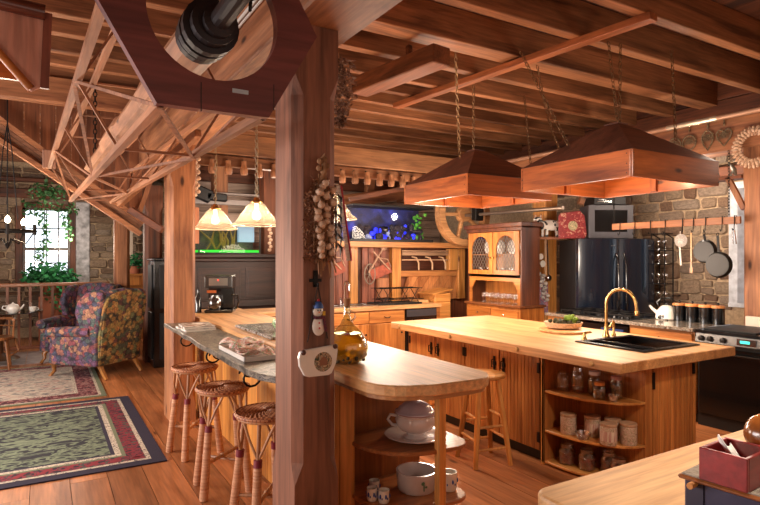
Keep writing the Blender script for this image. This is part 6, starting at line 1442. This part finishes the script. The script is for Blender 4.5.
# ---------------------------------------------------------------- sitting room on the left
def rug(name, label, x0, y0, x1, y1, z, bands, field, toothed=None):
    t = thing(name, label, 'rug', ((x0 + x1) / 2, (y0 + y1) / 2, z)); q = 0; zz = z
    MB().box(x0, y0, z, x1, y1, z + .008).build('backing', bands[0][1], t, w=True)
    for k, (wd, mt, nm) in enumerate(bands):
        a, b_, c_, d_ = x0 + q, y0 + q, x1 - q, y1 - q; e = wd; zz = z + .0085 + .0004 * k
        MB().box(a, b_, z + .008, c_, b_ + e, zz).box(a, d_ - e, z + .008, c_, d_, zz).box(a, b_ + e, z + .008, a + e, d_ - e, zz).box(c_ - e, b_ + e, z + .008, c_, d_ - e, zz).build(nm, mt, t, w=True)
        q += wd
    MB().box(x0 + q, y0 + q, z + .008, x1 - q, y1 - q, z + .010).build('field', field, t, w=True)
    return t, q
navy = plain('rug_navy', '241E34', .95, nz=.15, nscale=200); cream = speckle('rug_cream_check', ['3A3040', 'B8AC9C', 'C8BCA8'], 40, .95, stops=[.40, .47, .6])
redz = speckle('rug_red_zigzag', ['241A2A', '2C1C2C', '7A2632', '842C38', '2A2434', '4A5044'], 20, .95, stops=[.38, .44, .47, .54, .57, .64], dist=.4); sage = plain('rug_sage', '6A7058', .95, nz=.15, nscale=200)
field = speckle('rug_leaf_field', ['1C1C26', '262630', '5E6854', '747E68', '4E5848', '22222C'], 6.5, .95, stops=[.44, .465, .485, .56, .62, .66], dist=1.8, stretch=(.8, 1.7, 1), detail=5)
r1, _ = rug('leaf_rug', 'sage green rug with dark leaf pattern and a navy and red border, nearest the camera', -2.9, 4.68, .83, 7.10, .0015, [(.10, navy, 'navy_border'), (.035, cream, 'cream_band'), (.13, redz, 'red_band'), (.03, sage, 'sage_band'), (.045, cream, 'cream_band'), (.03, navy, 'navy_line')], field)
# red teeth of the border
m = MB(); yy = 4.85
while yy < 6.95: m.add([(.565, yy, .0125), (.685, yy + .02, .0125), (.565, yy + .06, .0125), (.61, yy + .03, .0125)], [(0, 1, 2, 3)]); yy += .075
xx = -1.5
while xx < .6: m.add([(xx, 4.83, .0125), (xx + .07, 4.93, .0125), (xx + .12, 4.93, .0125), (xx + .05, 4.83, .0125)], [(0, 1, 2, 3)]); xx += .16
o = m.build('red_teeth', plain('rug_red', '7E2430', .95), r1, w=True)
field2 = speckle('rug_trellis', ['5A5A60', 'A89C90', 'B8AC9C', '8A5058'], 9, .95, stops=[.40, .46, .56, .64], rot=(0, 0, .78), stretch=(1, 3, 1), dist=.8)
rug('trellis_rug', 'cream patterned rug with a burgundy border under the wing chairs', -3.0, 7.25, .62, 9.7, .0015, [(.05, sage, 'green_edge'), (.03, cream, 'cream_band'), (.20, speckle('rug_burgundy', ['3A1420', '6A222E', 'A88078', '2E2E3A'], 12, .95, stops=[.40, .5, .6, .66]), 'burgundy_band'), (.04, cream, 'cream_band')], field2)

tap1 = leafcloth('tapestry_leaf', ['7E5E34', '8A7040', '4A4A3A', '9A6A3C', '5A3A34', '6A6A48', 'A07E4C'], 17, '2A2620')
tap2 = leafcloth('tapestry_purple', ['5A4656', '8A5A52', '44465A', '7A4048', '9A705A', '4E5A58', '6A4A66'], 17, '2E2834')
def wing(label, loc, rz, back_m, side_m):
    t = thing('wing_chair', label, 'armchair', loc, rz, 'tapestry wing chairs'); t.scale = (1.12, 1.12, 1.0)
    sw = .34
    MB().box(-sw + .04, -.36, .16, sw - .04, .30, .36).build('seat_base', side_m, t, bev=.03, seg=2)
    MB().box(-.24, -.40, .36, .24, .22, .50).build('seat_cushion', side_m, t, bev=.05, seg=3)
    # back, leaning
    prof = [(-.36, .40), (.36, .40), (.37, .95), (.33, 1.10), (.20, 1.165), (0, 1.185), (-.20, 1.165), (-.33, 1.10), (-.37, .95)]
    m = MB(); k_ = len(prof); vv = []
    for off in (0, .11):
        for p in prof: vv.append((p[0], .20 + off + (p[1] - .4) * .20, p[1]))
    m.add(vv, [tuple(range(k_)), tuple(range(2 * k_ - 1, k_ - 1, -1))] + [(i, (i + 1) % k_, k_ + (i + 1) % k_, k_ + i) for i in range(k_)])
    m.build('backrest', side_m, t, bev=.03, seg=3)
    m = MB(); vv = []
    pr2 = [(-.33, .17), (.33, .17), (.345, .6), (.35, .95), (.31, 1.08), (.19, 1.14), (0, 1.16), (-.19, 1.14), (-.31, 1.08), (-.35, .95), (-.345, .6)]; k_ = len(pr2)
    for off in (.085, .125):
        for p in pr2: vv.append((p[0], .22 + off + max(0, (p[1] - .4)) * .20, p[1]))
    m.add(vv, [tuple(range(k_)), tuple(range(2 * k_ - 1, k_ - 1, -1))] + [(i, (i + 1) % k_, k_ + (i + 1) % k_, k_ + i) for i in range(k_)]); m.build('back_panel', back_m, t, bev=.012, seg=2)
    for s in (-1, 1):
        # wings and arms
        wg = [(.30, .60), (.45, 1.10), (.38, 1.16), (.20, 1.14), (.06, 1.02), (.02, .86), (.08, .72), (.10, .60)]
        MB().prism(wg, s * .29, s * .37, 'x').build('wing', side_m, t, bev=.03, seg=3)
        MB().prism([(-.36, .17), (.34, .17), (.34, .62), (-.34, .60)], s * .25, s * .37, 'x').build('side_panel', side_m, t, bev=.02, seg=2)
        MB().tube([(s * .33, -.38, .585), (s * .33, -.1, .605), (s * .33, .25, .62)], [.07, .075, .07], 12).build('rolled_arm', side_m, t, smooth=True)
        MB().tube([(s * .28, -.30, .20), (s * .30, -.35, .14), (s * .295, -.345, .07), (s * .31, -.38, .02), (s * .31, -.39, 0)], [.035, .03, .02, .018, .026], 10).build('leg', wood('B07438', '7A4A20', 'z', .35, 10, .05, coat=.3), t, smooth=True)
        MB().beam((s * .28, .30, .20), (s * .29, .42, 0), .045, .045, w1=.03, h1=.03).build('leg', wood('C88A48', '8E5A28', 'z', .35, 10, .05, coat=.3), t)
    return t
wing('tapestry wing chair seen from behind, olive leaf pattern on its back, nearer one', (.62, 8.72, .012), R(222), tap1, tap2)
wing('tapestry wing chair with purple floral fabric, farther one facing the camera side', (.50, 10.05, .0125), R(-38), tap2, tap2)
# railing
ra = thing('balustrade', 'low wooden balustrade in front of the far window', 'railing', (0, 11.4, 0))
rm = lambda a: wood('8E4E2C', '5E3018', a, .4, 10, .1, coat=.2)
MB().box(-1.6, 11.36, 1.11, 1.02, 11.44, 1.17).build('handrail', wood('A8643A', '7A4222', 'x', .35, 10, .05, coat=.3), ra, w=True, bev=.01)
MB().box(-1.6, 11.37, .04, 1.02, 11.43, .10).build('bottom_rail', rm('x'), ra, w=True, bev=.006)
xx = -1.55
while xx < 1.0: MB().box(xx, 11.38, .10, xx + .04, 11.42, 1.11).build('baluster', rm('z'), ra, w=True); xx += .165
# tiles beyond the rugs
m = None; tiles = thing('tile_hearth', 'grey stone tile strip in front of the balustrade', 'tiles', (-.9, 10.7, 0))
tm = plain('grey_tile', '9A8A88', .6, nz=.25, nscale=9, var=.12)
for i in range(9):
    for j in range(4):
        MB().box(-2.4 + i * .36, 10.03 + j * .33, .0, -2.4 + i * .36 + .35, 10.03 + j * .33 + .32, .006).build('tile', tm, tiles, w=True)
# plants: fern in front of window, ivy
def leafm(name, c1, c2): return speckle(name, [c1, c2], 6, .6, var=.2, bmp=0)
def leaves(m, c, rad, n_, size, r_, droop=.3):
    for k in range(n_):
        u = Vector((r_.gauss(0, 1), r_.gauss(0, 1), r_.gauss(0, 1))).normalized() * (r_.random() ** .5)
        p = Vector(c) + Vector((u.x * rad[0], u.y * rad[1], u.z * rad[2])); d = Vector((r_.uniform(-1, 1), r_.uniform(-1, 1), r_.uniform(-1, .5))).normalized() * size * r_.uniform(.6, 1.3)
        s_ = d.cross(Vector((r_.uniform(-1, 1), r_.uniform(-1, 1), 1))).normalized() * size * .38
        m.add([p, p + d * .5 + s_, p + d, p + d * .5 - s_], [(0, 1, 2, 3)])
fe = thing('potted_fern', 'bushy green fern in a pot on the sill in front of the far window', 'potted plant', (.35, 12.9, .9))
r3 = random.Random(5); m = MB(); leaves(m, (.10, 12.9, 1.26), (.50, .28, .24), 800, .11, r3); leaves(m, (.3, 12.7, .9), (.35, .2, .35), 160, .10, r3)
o = m.build('foliage', leafm('fern_green', '1E5A34', '3E9A5A'), fe, w=True); o['kind'] = 'stuff'
MB().lathe([(0, 0), (.13, 0), (.18, .24), (.19, .26), (.16, .26), (0, .22)], (.12, 12.9, .86), 20).box(-.1, 12.7, 0, .35, 13.1, .855).build('pot', plain('terracotta', '8A4E34', .8), fe, w=True)
iv = thing('trailing_ivy', 'trailing green ivy hanging in front of the far window', 'hanging plant', (.4, 11.8, 1.6))
m = MB(); leaves(m, (.05, 11.4, 2.74), (.32, .12, .20), 170, .075, r3); leaves(m, (.28, 11.5, 2.46), (.26, .1, .12), 70, .07, r3)
for (x0, ztop, zbot, n_) in ((-.02, 2.6, 1.55, 190), (.34, 2.4, 1.95, 70), (-.2, 2.6, 2.35, 40)):
    for k in range(n_):
        z = zbot + (ztop - zbot) * r3.random(); leaves(m, (x0 + .05 * math.sin(z * 7) + r3.uniform(-.07, .07), 11.6, z), (.02, .02, .02), 1, .075, r3)
o = m.build('foliage', leafm('ivy_green', '2A5A2E', '5A9A5A'), iv, w=True); o['kind'] = 'stuff'
MB().tube([(.05, 11.4, 2.9), (.0, 11.5, 2.7), (0, 11.6, 2.3), (-.02, 11.6, 1.6)], .008, 5).tube([(.1, 11.5, 2.75), (.25, 11.55, 2.5), (.34, 11.6, 2.0)], .007, 5).tube([(.05, 11.4, 2.85), (.05, 11.4, 3.49)], .006, 5).build('stem', plain('ivy_stem', '4A5A2A', .7), iv, w=True)
iv = thing('trailing_ivy', 'small clump of ivy at the far left edge by the chandelier', 'hanging plant', (-.95, 11.0, 2.4)); m = MB(); leaves(m, (-.98, 11.0, 2.55), (.2, .1, .2), 130, .09, r3)
o = m.build('foliage', leafm('ivy_green', '2A5A2E', '5A9A5A'), iv, w=True); o['kind'] = 'stuff'
MB().tube([(-.98, 11, 2.55), (-.98, 10.96, 3.495)], .006, 5).build('stem', plain('ivy_stem', '4A5A2A', .7), iv, w=True)
# chandelier
chn = thing('chandelier', 'wrought iron chandelier with glowing bulbs hanging at the left edge', 'chandelier', (-.22, 7.2, 1.7))
cxx, cyy = -.33, 7.0
m = MB().tube([(cxx, cyy, 1.85), (cxx, cyy, 3.49)], .007, 6).tube([(cxx + .09, cyy, 2.0), (cxx + .04, cyy, 2.7), (cxx, cyy, 3.0)], .006, 6).tube([(cxx - .09, cyy, 2.0), (cxx - .04, cyy, 2.7), (cxx, cyy, 3.0)], .006, 6)
CR = .25
m.tube([(cxx + CR * math.cos(R(a)), cyy + CR * math.sin(R(a)), 1.88) for a in range(0, 360, 20)], .014, 8, True)
for k in range(5):
    a = R(72 * k - 15); p = Vector((cxx + CR * math.cos(a), cyy + CR * math.sin(a), 1.88)); m.tube([(cxx, cyy, 1.88), p], .010, 6); m.tube([p + Vector((0, 0, -.04)), p + Vector((0, 0, .07))], .018, 7)
    m.tube([p, p + Vector((-.08 * math.cos(a), -.08 * math.sin(a), -.13)), p + Vector((-.2 * math.cos(a), -.2 * math.sin(a), -.08)), (cxx, cyy, 1.70)], .008, 5)
m.build('iron_frame', IRON(), chn, w=True)
for k in range(5):
    a = R(72 * k - 15); p = Vector((cxx + CR * math.cos(a), cyy + CR * math.sin(a), 1.95)); MB().lathe([(0, 0), (.016, .005), (.027, .03), (.017, .06), (0, .08)], p, 10).build('bulb', plain('candle_bulb', 'FFE8C0', .3, es=18.0), chn, w=True, smooth=True)
# glass table, teapot, cup, cane chair
gt = thing('glass_table', 'round glass-topped table at the left edge', 'table', (-.62, 10.75, 0))
MB().lathe([(0, 0), (.60, 0), (.60, .012), (0, .012)], (0, 0, .74), 36).build('glass_top', glass('table_glass', 'C8E8E0', fac=.3), gt)
MB().lathe([(.30, 0), (.26, .03), (.06, .10), (.05, .5), (.12, .66), (.3, .735), (.28, .738), (0, .70)], (0, 0, 0), 20).build('base', wood('7A4A2C', '4A2A18', 'z', .4, 9, .05), gt, smooth=True)
te = thing('teapot', 'white china teapot on the glass table', 'teapot', (-.42, 10.40, .7525)); MB().lathe([(0, 0), (.05, 0), (.09, .04), (.095, .08), (.07, .125), (.03, .14), (.012, .155), (.012, .165), (0, .17)], seg=20).build('body', WHITE(), te, smooth=True)
MB().tube([(.08, 0, .05), (.12, 0, .08), (.145, 0, .125)], [.02, .014, .010], 8).build('spout', WHITE(), te, smooth=True); MB().tube([(-.08, 0, .11), (-.13, 0, .11), (-.14, 0, .07), (-.09, 0, .045)], .008, 8).build('handle', WHITE(), te, smooth=True)
te = thing('tea_cup', 'white tea cup right of the teapot on the glass table', 'cup', (-.16, 10.48, .7525)); MB().shell([(0, .003), (.03, .003), (.05, .04), (.055, .08), (.05, .08), (.03, .01)], seg=18).build('body', WHITE(), te, smooth=True); MB().tube([(.05, 0, .06), (.08, 0, .055), (.08, 0, .03), (.045, 0, .02)], .006, 6).build('handle', WHITE(), te, smooth=True)
cc = thing('cane_chair', 'bent cane chair with a rounded back beside the glass table', 'chair', (-.62, 9.75, .012))
m = MB()
cn = wood('9A6238', '5E3820', 'z', .4, 9, .05)
MB().lathe([(0, .42), (.24, .42), (.25, .44), (.24, .46), (0, .455)], seg=24).build('seat', cn, cc, smooth=True)
MB().tube([(.25 * math.cos(R(a)), .25 * math.sin(R(a)), .70) for a in range(-20, 201, 20)], .02, 8).tube([(.24 * math.cos(R(a)), .24 * math.sin(R(a)), .60) for a in range(-10, 191, 20)], .010, 6).build('back_hoop', cn, cc, smooth=True)
for k in range(4):
    a = R(45 + 90 * k); MB().tube([(.20 * math.cos(a), .20 * math.sin(a), .43), (.24 * math.cos(a), .24 * math.sin(a), .2), (.27 * math.cos(a), .27 * math.sin(a), 0)], [.018, .018, .016], 8).build('leg', cn, cc, smooth=True)
for a in (-15, 45, 90, 135, 195): MB().tube([(.24 * math.cos(R(a)), .24 * math.sin(R(a)), .44), (.25 * math.cos(R(a)), .25 * math.sin(R(a)), .70)], .013, 7).build('back_spindle', cn, cc, smooth=True)
MB().tube([(.24, 0, .44), (.30, -.08, .25), (.20, -.17, .20)], .012, 7).tube([(-.24, 0, .44), (-.30, -.08, .25), (-.2, -.17, .2)], .012, 7).build('bent_brace', cn, cc, smooth=True)
# small things behind chairs: distant sideboard with fern
sb = thing('far_sideboard', 'brown wooden sideboard glimpsed between the posts on the far left', 'sideboard', (1.5, 12.2, 0))
MB().box(1.25, 12.0, 0, 1.95, 12.5, 1.25).build('body', cab('z'), sb, w=True, bev=.01); MB().box(1.22, 11.97, 1.25, 1.98, 12.52, 1.29).build('top', cab('x'), sb, w=True)
for z_ in (.35, .75): MB().box(1.3, 11.985, z_, 1.9, 12.0, z_ + .32).build('drawer', cab('x'), sb, w=True, bev=.005)
fp = thing('small_fern', 'small green plant on the far sideboard', 'potted plant', (1.55, 12.2, 1.29)); m = MB(); leaves(m, (1.55, 12.2, 1.55), (.25, .15, .16), 220, .08, r3)
o = m.build('foliage', leafm('fern_green', '1E5A34', '3E9A5A'), fp, w=True); o['kind'] = 'stuff'; MB().lathe([(0, 0), (.09, 0), (.11, .15), (0, .14)], (1.55, 12.2, 1.291), 16).build('pot', plain('terracotta', '8A4E34', .8), fp, w=True)
